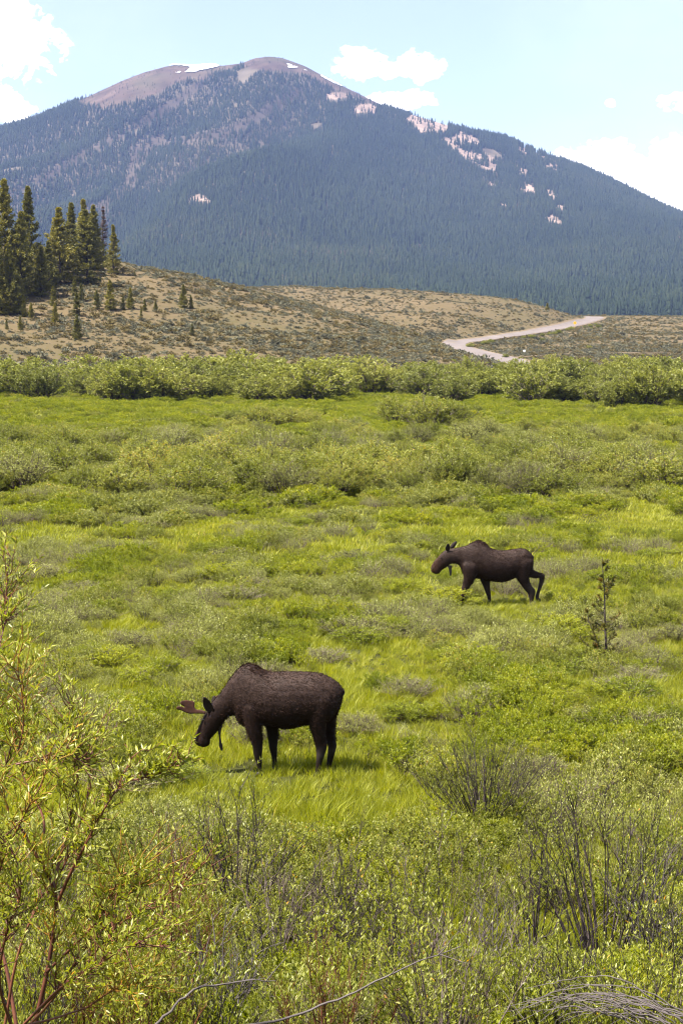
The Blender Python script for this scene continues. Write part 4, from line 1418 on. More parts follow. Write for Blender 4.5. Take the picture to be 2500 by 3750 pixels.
def build_cover():
    near = dict(H=0.42, R=0.30, n_stems=16, n_br=5, n_tw=5, n_lf=6, leaf=0.028, leaf_w=0.014, fold=False, stem_r=0.0045, lean=0.8, bare=0.35, tw_len=0.075, up=0.6)
    fine = dict(H=0.42, R=0.34, n_stems=26, n_br=5, n_tw=3, n_lf=3, leaf=0.032, leaf_w=0.014, fold=False, stem_r=0.0045, lean=0.8, bare=0.3, tw_len=0.09, up=0.7)
    shr = [joined_shrub(600 + i, 'birch_leaf', 'stem', **near) for i in range(4)]
    shr += [joined_shrub(610 + i, 'willow_leaf', 'stem', **near) for i in range(4)]
    shr += [joined_shrub(620 + i, 'grey_leaf', 'stem', **fine) for i in range(3)]
    far = dict(H=0.42, R=0.42, n_stems=16, n_br=5, n_tw=4, n_lf=6, leaf=0.046, leaf_w=0.026, fold=False, stem_r=0.005, lean=0.8, bare=0.3, tw_len=0.09, up=0.5)
    shr += [joined_shrub(630 + i, 'birch_leaf', 'stem', **far) for i in range(3)]
    shr += [joined_shrub(640 + i, 'willow_leaf', 'stem', **far) for i in range(2)]
    shr += [joined_shrub(650 + i, 'grey_leaf', 'stem', **far) for i in range(2)]
    twg = dict(H=0.42, R=0.36, n_stems=30, n_br=6, n_tw=2, n_lf=2, leaf=0.028, leaf_w=0.011, fold=False, stem_r=0.0055, lean=0.8, bare=0.25, tw_len=0.09, up=0.6)
    shr += [joined_shrub(660 + i, 'grey_leaf', 'twig', **twg) for i in range(3)]
    pc = proto_collection('dwarf_shrub', shr)
    P, S, I = [], [], []

    def zone(y0, y1, dens):
        n = int(dens * 0.5 * (0.235 * 2) * (y1 ** 2 - y0 ** 2)) + int(dens * 2 * 1.0 * (y1 - y0))
        y = np.sqrt(rng.random(n) * (y1 ** 2 - y0 ** 2) + y0 ** 2)
        x = rng.uniform(-1, 1, n) * (0.235 * y + 1.0)
        return x, y
    for y0, y1, dens in ((11.6, 26, 8.0), (26, 48, 7.5), (48, 75, 5.5), (75, 130, 3.6), (130, 215, 2.6)):
        x, y = zone(y0, y1, dens)
        z = ground_z(x, y)
        px, py = to_px(x, y, z)
        patch = fbm(x / 2.6, y / 3.6, 71, 3)
        sp = fbm(x / 4.0 + 9, y / 5.0, 72, 3)
        # share of shrub against grass, by place in the meadow
        cov = np.interp(py, [1440, 1560, 1800, 1870, 1960, 2080, 2200, 2700, 2900, 3300], [1.0, 0.95, 0.92, 0.85, 0.75, 0.82, 0.88, 0.88, 0.7, 0.7])
        grassy = np.exp(-(((px - 1150) / 420) ** 2 + ((py - 2860) / 120) ** 2)) + np.exp(-(((px - 2420) / 130) ** 2 + ((py - 2290) / 60) ** 2)) * 0.7
        cov = cov - 0.4 * grassy
        keep = patch < 0.30 + 0.42 * cov
        x, y, z, px, py, patch, sp = [a[keep] for a in (x, y, z, px, py, patch, sp)]
        n = len(x)
        s = rng.gamma(10, 1, n) / 10
        s *= np.interp(py, [1440, 1560, 1620, 1820, 1900, 2100, 2400, 3000, 3700], [1.0, 1.1, 1.5, 1.4, 0.9, 0.85, 0.95, 1.05, 1.5])
        s *= 0.35 + 1.45 * sstep(fbm(x / 1.5, y / 2.2, 73, 2), 0.25, 0.8)
        s *= 1 - 0.35 * sstep(patch, 0.45, 0.6)
        s = 1.5 * np.tanh(s / 1.5)
        c = sp + rng.normal(0, 0.07, n)
        farz = y > 60
        dark = (py < 1575)
        kind = np.where(c < 0.47 + 0.2 * dark, 0, np.where(c < 0.63 + .2 * dark, 1, 2))
        idx_n = np.choose(kind, [rng.integers(0, 4, n), rng.integers(4, 8, n), rng.integers(8, 11, n)])
        idx_f = np.choose(kind, [rng.integers(11, 14, n), rng.integers(14, 16, n), rng.integers(16, 18, n)])
        tw = (fbm(x / 1.7 + 40, y / 2.6, 79, 2) + rng.normal(0, .05, n) > 0.62) & ~dark
        idx_n = np.where(tw, rng.integers(18, 21, n), idx_n)
        idx_f = np.where(tw, rng.integers(18, 21, n), idx_f)
        P.append(np.stack([x, y, z], 1))
        S.append(np.stack([s * rng.uniform(.9, 1.3, n), s * rng.uniform(.9, 1.3, n), s], 1))
        I.append(np.where(farz, idx_f, idx_n))
    P, S, I = np.concatenate(P), np.concatenate(S), np.concatenate(I)
    # keep the animals' own ground clear of tall cover
    for bx, by, rx, ry in KEEP_CLEAR:
        k = ((P[:, 0] - bx) / rx) ** 2 + ((P[:, 1] - by) / ry) ** 2 < 1
        S[k] = np.minimum(S[k] * 0.5, 0.36)
    n = len(P)
    scatter('dwarf_shrub_cover', pc, P, rng.random(n) * 6.28, S, I, label='knee-high green dwarf willow and birch cover over the marshy meadow', category='shrub cover',
            tilt=rng.normal(0, .08, (n, 2)))
    # grass
    gp = proto_collection('grass_tuft', [grass_tuft(700 + i) for i in range(5)] + [grass_tuft(710 + i, 44, 0.42, 0.34, 0.35) for i in range(3)])
    P, S, I = [], [], []
    for y0, y1, dens, sc, wide in ((11.8, 26, 34, 1.0, 0), (26, 48, 26, 0.95, 0), (48, 80, 12, 0.9, 1), (80, 130, 3.0, 1.6, 1), (130, 215, 1.6, 2.0, 1)):
        x, y = zone(y0, y1, dens)
        z = ground_z(x, y)
        s = sc * rng.gamma(14, 1, len(x)) / 14 * (0.55 + 0.7 * fbm(x / 1.6, y / 1.6, 74, 2))
        px, py = to_px(x, y, z)
        P.append(np.stack([x, y, z], 1))
        hs = s * np.interp(y, [11, 40, 80, 215], [0.75, 0.5, 0.2, 0.14])
        S.append(np.stack([s * (1 + wide), s * (1 + wide), hs], 1))
        I.append(rng.integers(0, 5, len(x)) if not wide else rng.integers(5, 8, len(x)))
    P, S, I = np.concatenate(P), np.concatenate(S), np.concatenate(I)
    n = len(P)
    scatter('meadow_grass', gp, P, rng.random(n) * 6.28, S, I, label='yellow green meadow grass between the shrubs', category='grass', tilt=rng.normal(0, .1, (n, 2)))


# ------------------------------------------------------------------ moose
BULL = ground_hit(600 + 930 / 2.0907, 2350 + 1012 / 2.0907)
COW = ground_hit(1500 + 800 / 2.6133, 1920 + 775 / 2.6133)
KEEP_CLEAR = [(BULL[0] - 0.1, BULL[1] - 0.5, 1.6, 1.5), (COW[0] + 0.1, COW[1] - 0.8, 1.6, 2.2)]
build_cover()


def loft(stations, cap=True, sides=20, power=2.25):
    """stations: (top xyz, bottom xyz, half width); section plane holds top-bottom and the y axis"""
    rings = []
    ang = np.arange(sides) * 2 * math.pi / sides
    c, s = np.cos(ang), np.sin(ang)
    c = np.sign(c) * np.abs(c) ** (2 / power)
    s = np.sign(s) * np.abs(s) ** (2 / power)
    for top, bot, w in stations:
        top, bot = np.array(top, float), np.array(bot, float)
        mid, h = (top + bot) / 2, (top - bot) / 2
        rings.append(mid + c[:, None] * h + s[:, None] * np.array([0, w, 0]))
    V = np.concatenate(rings + [rings[0].mean(0)[None], rings[-1].mean(0)[None]])
    n = len(rings)
    F = []
    for i in range(n - 1):
        for j in range(sides):
            k = (j + 1) % sides
            F.append((i * sides + j, i * sides + k, (i + 1) * sides + k, (i + 1) * sides + j))
    T = []
    for j in range(sides):
        k = (j + 1) % sides
        T.append((n * sides, k, j))
        T.append((n * sides + 1, (n - 1) * sides + j, (n - 1) * sides + k))
    return V, np.array(F), np.array(T)


def smooth_stations(st, n):
    """resample lofting stations with a Catmull-Rom style interpolation"""
    A = np.array([np.concatenate([t, b, [w]]) for t, b, w in st], float)
    k = len(A)
    u = np.linspace(0, k - 1, n)
    out = []
    for x in u:
        i = min(int(x), k - 2)
        f = x - i
        p0, p1, p2, p3 = A[max(i - 1, 0)], A[i], A[i + 1], A[min(i + 2, k - 1)]
        v = 0.5 * ((2 * p1) + (-p0 + p2) * f + (2 * p0 - 5 * p1 + 4 * p2 - p3) * f ** 2 + (-p0 + 3 * p1 - 3 * p2 + p3) * f ** 3)
        out.append((v[0:3], v[3:6], max(v[6], 0.01)))
    return out


def evaluated(o):
    dg = bpy.context.evaluated_depsgraph_get()
    dg.update()
    return bpy.data.meshes.new_from_object(o.evaluated_get(dg))


def fuse(name, pieces, voxel=0.016, smooth=6):
    V, Q, T, n = [], [], [], 0
    for v, q, t in pieces:
        V.append(v)
        Q.append(q + n)
        T.append(t + n)
        n += len(v)
    me = mesh_np(name, np.concatenate(V), [np.concatenate(Q), np.concatenate(T)])
    o = link(name + '_tmp', me)
    rm = o.modifiers.new('r', 'REMESH')
    rm.mode = 'VOXEL'
    rm.voxel_size = voxel
    rm.adaptivity = 0
    sm = o.modifiers.new('s', 'SMOOTH')
    sm.factor = 0.5
    sm.iterations = smooth
    res = evaluated(o)
    bpy.data.objects.remove(o)
    bpy.data.meshes.remove(me)
    res.polygons.foreach_set('use_smooth', np.ones(len(res.polygons), bool))
    return res


def coat_mat():
    m, nt, out = new_mat('moose_coat')
    N, Lk = nt.nodes, nt.links
    at = N.new('ShaderNodeAttribute')
    at.attribute_name = 'col'
    tc = N.new('ShaderNodeTexCoord')
    mp = N.new('ShaderNodeMapping')
    mp.inputs['Scale'].default_value = (0.35, 1.0, 1.0)
    Lk.new(tc.outputs['Object'], mp.inputs[0])
    n = N.new('ShaderNodeTexNoise')
    n.inputs['Scale'].default_value = 75
    n.inputs['Detail'].default_value = 5
    n.inputs['Roughness'].default_value = 0.7
    Lk.new(mp.outputs[0], n.inputs['Vector'])
    n2 = N.new('ShaderNodeTexNoise')
    n2.inputs['Scale'].default_value = 7
    n2.inputs['Detail'].default_value = 3
    Lk.new(tc.outputs['Object'], n2.inputs['Vector'])
    mr = N.new('ShaderNodeMapRange')
    mr.inputs['From Min'].default_value = 0.35
    mr.inputs['From Max'].default_value = 0.7
    mr.inputs['To Min'].default_value = 0.6
    mr.inputs['To Max'].default_value = 1.6
    Lk.new(n.outputs['Fac'], mr.inputs['Value'])
    mr2 = N.new('ShaderNodeMapRange')
    mr2.inputs['From Min'].default_value = 0.3
    mr2.inputs['From Max'].default_value = 0.7
    mr2.inputs['To Min'].default_value = 0.75
    mr2.inputs['To Max'].default_value = 1.25
    Lk.new(n2.outputs['Fac'], mr2.inputs['Value'])
    mu = N.new('ShaderNodeMath')
    mu.operation = 'MULTIPLY'
    Lk.new(mr.outputs[0], mu.inputs[0])
    Lk.new(mr2.outputs[0], mu.inputs[1])
    vm = N.new('ShaderNodeVectorMath')
    vm.operation = 'SCALE'
    Lk.new(at.outputs['Color'], vm.inputs[0])
    Lk.new(mu.outputs[0], vm.inputs['Scale'])
    p = N.new('ShaderNodeBsdfPrincipled')
    p.inputs['Roughness'].default_value = 0.62
    p.inputs['Specular IOR Level'].default_value = 0.12
    p.inputs['Sheen Weight'].default_value = 0.0
    p.inputs['Sheen Roughness'].default_value = 0.5
    Lk.new(vm.outputs[0], p.inputs['Base Color'])
    bp = N.new('ShaderNodeBump')
    bp.inputs['Strength'].default_value = 0.45
    bp.inputs['Distance'].default_value = 0.012
    Lk.new(n.outputs['Fac'], bp.inputs['Height'])
    Lk.new(bp.outputs[0], p.inputs['Normal'])
    Lk.new(p.outputs[0], out.inputs[0])
    return m


M['coat'] = coat_mat()
M['guard_hair'] = leaf_mat('guard_hair', [(0.0, (0.013, 0.007, 0.0053)), (0.5, (0.026, 0.0148, 0.0112)), (0.8, (0.038, 0.024, 0.019)), (1.0, (0.052, 0.036, 0.030))], trans=0.0, rough=0.8, spec=0.0, vary=0.0, patch=0.0)
M['velvet'] = noise_mat('velvet', [(0.3, (0.03, 0.012, 0.0075)), (0.7, (0.065, 0.027, 0.016))], scale=14, rough=0.7, bump=0.3, bscale=80)
M['hoof'] = noise_mat('hoof', [(0.3, (0.012, 0.010, 0.009)), (0.7, (0.03, 0.025, 0.022))], scale=10, rough=0.5)
M['eye'] = noise_mat('eye', [(0.3, (0.004, 0.003, 0.003)), (0.7, (0.010, 0.007, 0.006))], scale=5, rough=0.08, spec=0.6)
M['inner_ear'] = noise_mat('inner_ear', [(0.3, (0.10, 0.08, 0.075)), (0.7, (0.22, 0.18, 0.17))], scale=14, rough=0.8)


def build_moose(name, S, x_mid, y_ground, place, label, trunk, legs, head_from, colour, extras, near_shift, turn=0.0):
    """all shapes are given in pixels of one enlarged view (S pixels per metre), facing left"""
    def q(px, py, lat=0.0):
        return np.array([(px - x_mid) / S, lat, (y_ground - py) / S])
    root = link(name, None, None, place, (0, 0, turn))
    tag(root, label, 'moose', None)
    pieces = []
    st = [(q(*t), q(*b), w) for t, b, w in trunk]
    pieces.append(loft(smooth_stations(st, len(st) * 4), power=2.05))
    hoofs = []
    for lat, pts in legs:
        sh = near_shift if lat < 0 else -near_shift
        ls = []
        for px, py, hw, lw in pts:
            ls.append((px, py - sh, hw, lw))
        ls.insert(0, (ls[0][0] + 6, ls[0][1] - 0.17 * S, ls[0][2] * 0.7, ls[0][3] * 0.4))
        lats = [lat * 0.45, lat * 0.95] + [lat * 1.06] * 2 + [lat] * len(ls)
        C = np.array([q(p[0], p[1], lats[i]) for i, p in enumerate(ls)])
        # sections are perpendicular to the leg's run in the side plane
        T = unit(np.gradient(C, axis=0))
        rows = []
        for i, (px, py, hw, lw) in enumerate(ls):
            nrm = np.array([T[i][2], 0, -T[i][0]])
            if i == len(ls) - 1:
                nrm = np.array([-1.0, 0, 0]) if nrm[0] < 0 else np.array([1.0, 0, 0])
            f = 1.1 if i < 5 else (1.06 if i < 7 else 0.98)
            rows.append((C[i] + nrm * hw / S * f, C[i] - nrm * hw / S * f, lw * f))
        pieces.append(loft(smooth_stations(rows, len(rows) * 4), sides=14, power=2.0))
        hoofs.append((C[-1], C[-2], ls[-1][2] / S))
    body = fuse('body', pieces)
    nv = len(body.vertices)
    co = np.empty(nv * 3, np.float32)
    body.vertices.foreach_get('co', co)
    co = co.reshape(-1, 3)
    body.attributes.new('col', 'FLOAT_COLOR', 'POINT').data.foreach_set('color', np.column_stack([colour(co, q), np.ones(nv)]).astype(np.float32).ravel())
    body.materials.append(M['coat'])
    link('body', body, root)
    # hooves: two toes each
    for c, up, w in hoofs:
        V, F, n = [], [], 0
        fwd = np.array([-1.0, 0, 0])
        for sgn in (-1, 1):
            sec = []
            for t, (l, wd, zz) in enumerate(((0.035, 0.026, 0.085), (0.05, 0.03, 0.045), (0.062, 0.033, 0.0))):
                sec.append((c * np.array([1, 1, 0]) + np.array([0.02 + (-l - 0.018 * t), sgn * 0.03, c[2] + zz]), c * np.array([1, 1, 0]) + np.array([l * 0.7, sgn * 0.03, c[2] + zz]), wd))
            v, qd, tr = loft(sec, sides=10)
            V.append(v)
            F += [qd + n, tr + n]
            n += len(v)
        link('hoof', mesh_np('hoof', np.concatenate(V), F, M['hoof'], smooth=True), root)
    # guard hairs over the body
    nf = len(body.polygons)
    cen = np.empty(nf * 3, np.float32)
    nor = np.empty(nf * 3, np.float32)
    body.polygons.foreach_get('center', cen)
    body.polygons.foreach_get('normal', nor)
    cen, nor = cen.reshape(-1, 3), nor.reshape(-1, 3)
    r = np.random.default_rng(9)
    hz = (y_ground - extras['hair_floor']) / S
    pool = np.nonzero((cen[:, 2] > hz))[0]
    pick = r.choice(pool, 30000)
    p, nn = cen[pick] + r.normal(0, 0.006, (len(pick), 3)), nor[pick]
    back = np.array([1.0, 0, -0.35])
    headness = (cen[pick][:, 0] < q(*head_from)[0])
    flow = back[None] - nn * (nn @ back)[:, None]
    d = unit(flow + nn * r.uniform(0.15, 0.5, (len(pick), 1)) + r.normal(0, 0.15, (len(pick), 3)))
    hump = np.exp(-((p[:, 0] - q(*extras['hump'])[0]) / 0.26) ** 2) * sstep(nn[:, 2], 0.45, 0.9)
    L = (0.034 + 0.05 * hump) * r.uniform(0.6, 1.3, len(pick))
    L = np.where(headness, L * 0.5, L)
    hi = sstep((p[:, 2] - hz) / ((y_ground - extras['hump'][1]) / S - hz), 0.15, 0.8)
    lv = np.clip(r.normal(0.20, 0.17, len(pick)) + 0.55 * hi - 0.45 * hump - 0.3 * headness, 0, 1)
    V, F, lv = leaves_mesh(p, d, L, np.full(len(p), 0.0075), r, fold=False, up=0.2, lv=lv)
    h = link('coat', mesh_np('coat', V, F, M['guard_hair'], {'lv': lv}), root)
    h['kind'] = 'stuff'
    # ears
    for (bx, by), (tx, ty), lat, wid in extras['ears']:
        b, t = q(bx, by, lat), q(tx, ty, lat * 1.5)
        ax = t - b
        L = np.linalg.norm(ax)
        ax = ax / L
        side = unit(np.cross(ax, np.array([0, 1.0, 0])))
        n = 9
        rows = []
        for i in range(n):
            s = i / (n - 1)
            wv = wid * math.sin(math.pi * (0.12 + 0.86 * s) ** 0.9) ** 0.75
            row = []
            for j in range(7):
                u = (j - 3) / 3.0
                cup = (u * u) * 0.35 * wid
                row.append(b + ax * L * s + side * wv * u + np.array([0, 1.0, 0]) * (-1 if lat < 0 else 1) * (cup - 0.02))
            rows.append(row)
        V = np.array(rows).reshape(-1, 3)
        me = mesh_np('ear', V, grid_faces(n, 7), M['coat'], {'col': np.full((len(V), 3), 1.0) * np.array(extras['ear_col'])}, smooth=True)
        eo = link('ear', me, root)
        so = eo.modifiers.new('thick', 'SOLIDIFY')
        so.thickness = 0.014
        so.offset = 0
    for ex, ey, lat in extras['eyes']:
        c = q(ex, ey, lat)
        V, F, T = loft([(c + np.array([dx, 0, rr]), c + np.array([dx, 0, -rr]), rr * 0.8) for dx, rr in ((-0.018, .004), (-0.012, .014), (0, .018), (0.012, .014), (0.018, .004))], sides=12, power=2)
        link('eye', mesh_np('eye', V, [F, T], M['eye'], smooth=True), root)
    for ex, ey, lat in extras['nostrils']:
        c = q(ex, ey, lat)
        V, F, T = loft([(c + np.array([dx, 0, rr]), c + np.array([dx, 0, -rr]), rr * 0.6) for dx, rr in ((-0.022, .004), (-0.014, .016), (0, .020), (0.014, .014), (0.022, .004))], sides=10, power=2)
        link('nostril', mesh_np('nostril', V, [F, T], M['hoof'], smooth=True), root)
    # bell under the throat
    bl = extras['bell']
    rows = [(q(px + w, py), q(px - w, py), lw) for px, py, w, lw in bl]
    V, F, T = loft(smooth_stations(rows, 16), sides=10, power=2)
    V = V + r.normal(0, 0.003, V.shape)
    link('dewlap', mesh_np('dewlap', V, [F, T], M['coat'], {'col': np.full((len(V), 3), 1.0) * np.array(extras['bell_col'])}, smooth=True), root)
    # tail
    rows = [(q(px + w, py), q(px - w, py), lw) for px, py, w, lw in extras['tail']]
    V, F, T = loft(smooth_stations(rows, 10), sides=10, power=2)
    link('tail', mesh_np('tail', V, [F, T], M['coat'], {'col': np.full((len(V), 3), 1.0) * np.array(extras['tail_col'])}, smooth=True), root)
    # antlers: traced palm, given thickness, then fused and rounded
    for outline, base, yaw, roll, lat in extras.get('antlers', []):
        me = bpy.data.meshes.new('antler')
        b0 = q(*base, 0)
        pts = [q(a, b) - b0 for a, b in outline]
        import bmesh
        bm = bmesh.new()
        vs = [bm.verts.new((p[0], -0.017, p[2])) for p in pts]
        f = bm.faces.new(vs)
        ex = bmesh.ops.extrude_face_region(bm, geom=[f])
        bmesh.ops.translate(bm, vec=(0, 0.034, 0), verts=[g for g in ex['geom'] if isinstance(g, bmesh.types.BMVert)])
        bmesh.ops.recalc_face_normals(bm, faces=bm.faces)
        bm.to_mesh(me)
        bm.free()
        tmp = link('antler_tmp', me)
        rm = tmp.modifiers.new('r', 'REMESH')
        rm.mode = 'VOXEL'
        rm.voxel_size = 0.009
        sm = tmp.modifiers.new('s', 'SMOOTH')
        sm.factor = 0.5
        sm.iterations = 5
        res = evaluated(tmp)
        bpy.data.objects.remove(tmp)
        res.materials.append(M['velvet'])
        res.polygons.foreach_set('use_smooth', np.ones(len(res.polygons), bool))
        # the palm is dished: it curls up towards its rim
        n = len(res.vertices)
        c2 = np.empty(n * 3, np.float32)
        res.vertices.foreach_get('co', c2)
        c2 = c2.reshape(-1, 3)
        c2[:, 1] -= 0.55 * np.clip(-c2[:, 0] - 0.12, 0, 1) ** 1.5
        res.vertices.foreach_set('co', c2.ravel())
        res.update()
        link('antler', res, root, tuple(q(*base, lat)), (roll, 0, yaw))
    return root


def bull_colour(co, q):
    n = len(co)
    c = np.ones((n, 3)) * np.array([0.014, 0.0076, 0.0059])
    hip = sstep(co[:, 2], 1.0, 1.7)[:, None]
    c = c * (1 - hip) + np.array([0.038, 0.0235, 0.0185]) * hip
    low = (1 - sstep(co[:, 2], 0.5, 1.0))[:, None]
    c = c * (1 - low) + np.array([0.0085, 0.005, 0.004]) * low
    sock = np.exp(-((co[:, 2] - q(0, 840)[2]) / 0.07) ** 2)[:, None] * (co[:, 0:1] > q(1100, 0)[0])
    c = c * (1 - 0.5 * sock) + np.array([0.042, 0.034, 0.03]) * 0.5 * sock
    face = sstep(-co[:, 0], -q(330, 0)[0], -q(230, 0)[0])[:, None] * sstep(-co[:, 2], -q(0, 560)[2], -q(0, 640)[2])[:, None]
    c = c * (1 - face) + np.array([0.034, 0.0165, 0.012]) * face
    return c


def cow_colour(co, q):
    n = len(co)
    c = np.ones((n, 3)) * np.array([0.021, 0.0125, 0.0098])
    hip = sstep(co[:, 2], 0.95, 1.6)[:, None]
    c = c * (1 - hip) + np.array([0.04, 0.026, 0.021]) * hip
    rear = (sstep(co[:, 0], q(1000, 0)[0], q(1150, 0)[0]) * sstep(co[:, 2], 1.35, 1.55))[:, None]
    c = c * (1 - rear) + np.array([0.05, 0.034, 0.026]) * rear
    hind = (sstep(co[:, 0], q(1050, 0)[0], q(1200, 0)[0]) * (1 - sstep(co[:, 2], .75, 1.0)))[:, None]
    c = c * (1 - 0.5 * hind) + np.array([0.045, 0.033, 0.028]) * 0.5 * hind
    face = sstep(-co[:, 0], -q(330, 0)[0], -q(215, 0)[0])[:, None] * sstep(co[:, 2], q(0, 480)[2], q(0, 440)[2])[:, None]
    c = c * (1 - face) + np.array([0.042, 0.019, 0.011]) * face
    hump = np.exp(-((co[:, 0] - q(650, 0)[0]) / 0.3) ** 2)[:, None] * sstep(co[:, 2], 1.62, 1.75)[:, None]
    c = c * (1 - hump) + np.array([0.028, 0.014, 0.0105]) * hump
    return c


PALM = [(318, 546), (286, 541), (240, 541), (200, 542), (165, 530), (132, 512), (106, 508), (98, 494), (108, 481), (140, 484), (168, 500), (160, 486), (136, 472), (126, 455), (138, 441), (176, 436), (222, 443), (240, 456), (236, 488), (246, 508), (288, 514), (326, 522)]
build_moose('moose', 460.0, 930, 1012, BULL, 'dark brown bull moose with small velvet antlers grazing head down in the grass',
            [((1374, 345), (1362, 400), .05), ((1334, 297), (1338, 500), .19), ((1272, 254), (1262, 600), .28), ((1180, 220), (1160, 612), .32), ((1060, 214), (1060, 632), .34),
             ((950, 213), (950, 655), .36), ((860, 219), (860, 645), .36), ((775, 208), (765, 632), .34), ((705, 172), (700, 640), .30), ((650, 157), (630, 648), .26), ((602, 174), (575, 618), .225),
             ((560, 212), (548, 566), .19), ((510, 272), (512, 560), .16), ((455, 352), (472, 590), .135), ((415, 408), (455, 612), .12), ((372, 458), (445, 625), .115),
             ((330, 522), (425, 655), .118), ((298, 572), (403, 690), .105), ((274, 625), (372, 725), .085), ((250, 675), (350, 752), .075), ((228, 725), (350, 780), .082), ((221, 762), (335, 803), .08), ((240, 796), (300, 815), .04)],
            [(-0.17, [(690, 470, 72, .12), (695, 640, 58, .095), (720, 750, 41, .072), (727, 818, 35, .062), (727, 853, 33, .06), (735, 915, 24, .047), (741, 975, 20, .044), (741, 1005, 21, .048), (738, 1030, 25, .05)]),
             (0.17, [(815, 480, 64, .12), (820, 630, 48, .09), (825, 705, 40, .07), (828, 782, 33, .06), (828, 812, 31, .058), (836, 880, 22, .046), (838, 950, 20, .044), (839, 975, 21, .048), (836, 994, 25, .05)]),
             (-0.16, [(1205, 400, 108, .14), (1185, 560, 72, .115), (1192, 660, 54, .08), (1200, 720, 45, .062), (1214, 788, 44, .055), (1208, 850, 33, .05), (1196, 920, 24, .045), (1188, 985, 22, .045), (1184, 1005, 22, .048), (1180, 1030, 25, .05)]),
             (0.16, [(1262, 380, 92, .13), (1258, 540, 62, .10), (1268, 660, 40, .07), (1277, 740, 34, .06), (1286, 790, 33, .055), (1275, 862, 26, .05), (1262, 930, 22, .045), (1254, 975, 22, .048), (1248, 994, 25, .05)])],
            (430, 500), bull_colour,
            dict(hair_floor=760, hump=(650, 157), ears=[((366, 530), (314, 405), -0.10, 0.072), ((385, 500), (372, 425), 0.10, 0.055)], ear_col=(0.018, 0.012, 0.010),
                 eyes=[(304, 588, -0.098), (304, 588, 0.098)], nostrils=[(247, 742, -0.068), (247, 742, 0.068)],
                 bell=[(424, 640, 22, .03), (422, 700, 9, .014), (426, 760, 8, .012), (432, 800, 15, .02), (438, 838, 6, .008)], bell_col=(0.03, 0.024, 0.022),
                 tail=[(1352, 330, 14, .035), (1372, 352, 14, .03), (1376, 378, 10, .02), (1368, 398, 4, .01)], tail_col=(0.014, 0.009, 0.008),
                 antlers=[(PALM, (322, 534), math.radians(6), math.radians(-12), -0.075), (PALM, (345, 520), math.radians(-118), math.radians(20), 0.075)]),
            18, math.radians(-4))

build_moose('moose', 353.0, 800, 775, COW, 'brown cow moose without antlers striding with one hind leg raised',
            [((1180, 302), (1166, 362), .05), ((1142, 262), (1152, 430), .17), ((1086, 228), (1092, 490), .25), ((1000, 231), (1000, 510), .29), ((910, 243), (910, 545), .31), ((830, 240), (830, 548), .32),
             ((762, 218), (755, 534), .31), ((705, 168), (690, 520), .28), ((645, 146), (615, 510), .24), ((585, 168), (545, 497), .20), ((532, 195), (502, 470), .165), ((488, 206), (474, 398), .135),
             ((432, 216), (440, 372), .115), ((385, 222), (395, 368), .108), ((330, 236), (375, 374), .108), ((290, 268), (345, 400), .10), ((262, 298), (312, 418), .08), ((228, 336), (287, 438), .07),
             ((201, 375), (272, 460), .076), ((190, 412), (252, 466), .072), ((196, 445), (228, 464), .035)],
            [(-0.16, [(570, 390, 78, .12), (556, 495, 52, .092), (534, 560, 40, .07), (508, 628, 29, .054), (499, 660, 26, .05), (487, 710, 19, .04), (478, 755, 17, .04), (474, 770, 18, .042), (468, 784, 21, .045)]),
             (0.16, [(715, 420, 64, .12), (726, 525, 43, .085), (742, 600, 30, .06), (755, 655, 23, .05), (762, 685, 19, .045), (769, 730, 15, .038), (768, 752, 17, .042), (764, 766, 20, .045)]),
             (-0.14, [(1075, 350, 92, .13), (1066, 475, 66, .11), (1094, 560, 42, .07), (1130, 615, 37, .055), (1158, 650, 38, .05), (1160, 695, 27, .043), (1157, 740, 19, .038), (1154, 768, 19, .042), (1148, 784, 21, .045)]),
             (0.14, [(1110, 370, 66, .11), (1142, 430, 46, .085), (1176, 470, 36, .062), (1236, 486, 28, .048), (1272, 494, 27, .045), (1270, 550, 21, .04), (1246, 632, 18, .036), (1230, 695, 18, .04), (1236, 720, 19, .042), (1252, 742, 19, .042)])],
            (400, 300), cow_colour,
            dict(hair_floor=560, hump=(650, 146), ears=[((345, 240), (352, 168), -0.085, 0.06), ((385, 222), (440, 158), 0.085, 0.055)], ear_col=(0.018, 0.012, 0.011),
                 eyes=[(288, 306, -0.098), (288, 306, 0.098)], nostrils=[(208, 410, -0.062), (208, 410, 0.062)],
                 bell=[(372, 385, 26, .03), (376, 415, 15, .02), (380, 450, 13, .018), (380, 485, 5, .007)], bell_col=(0.06, 0.05, 0.046),
                 tail=[(1150, 285, 14, .03), (1172, 310, 13, .028), (1170, 340, 9, .02), (1160, 360, 4, .01)], tail_col=(0.09, 0.068, 0.058)),
            9, math.radians(3))

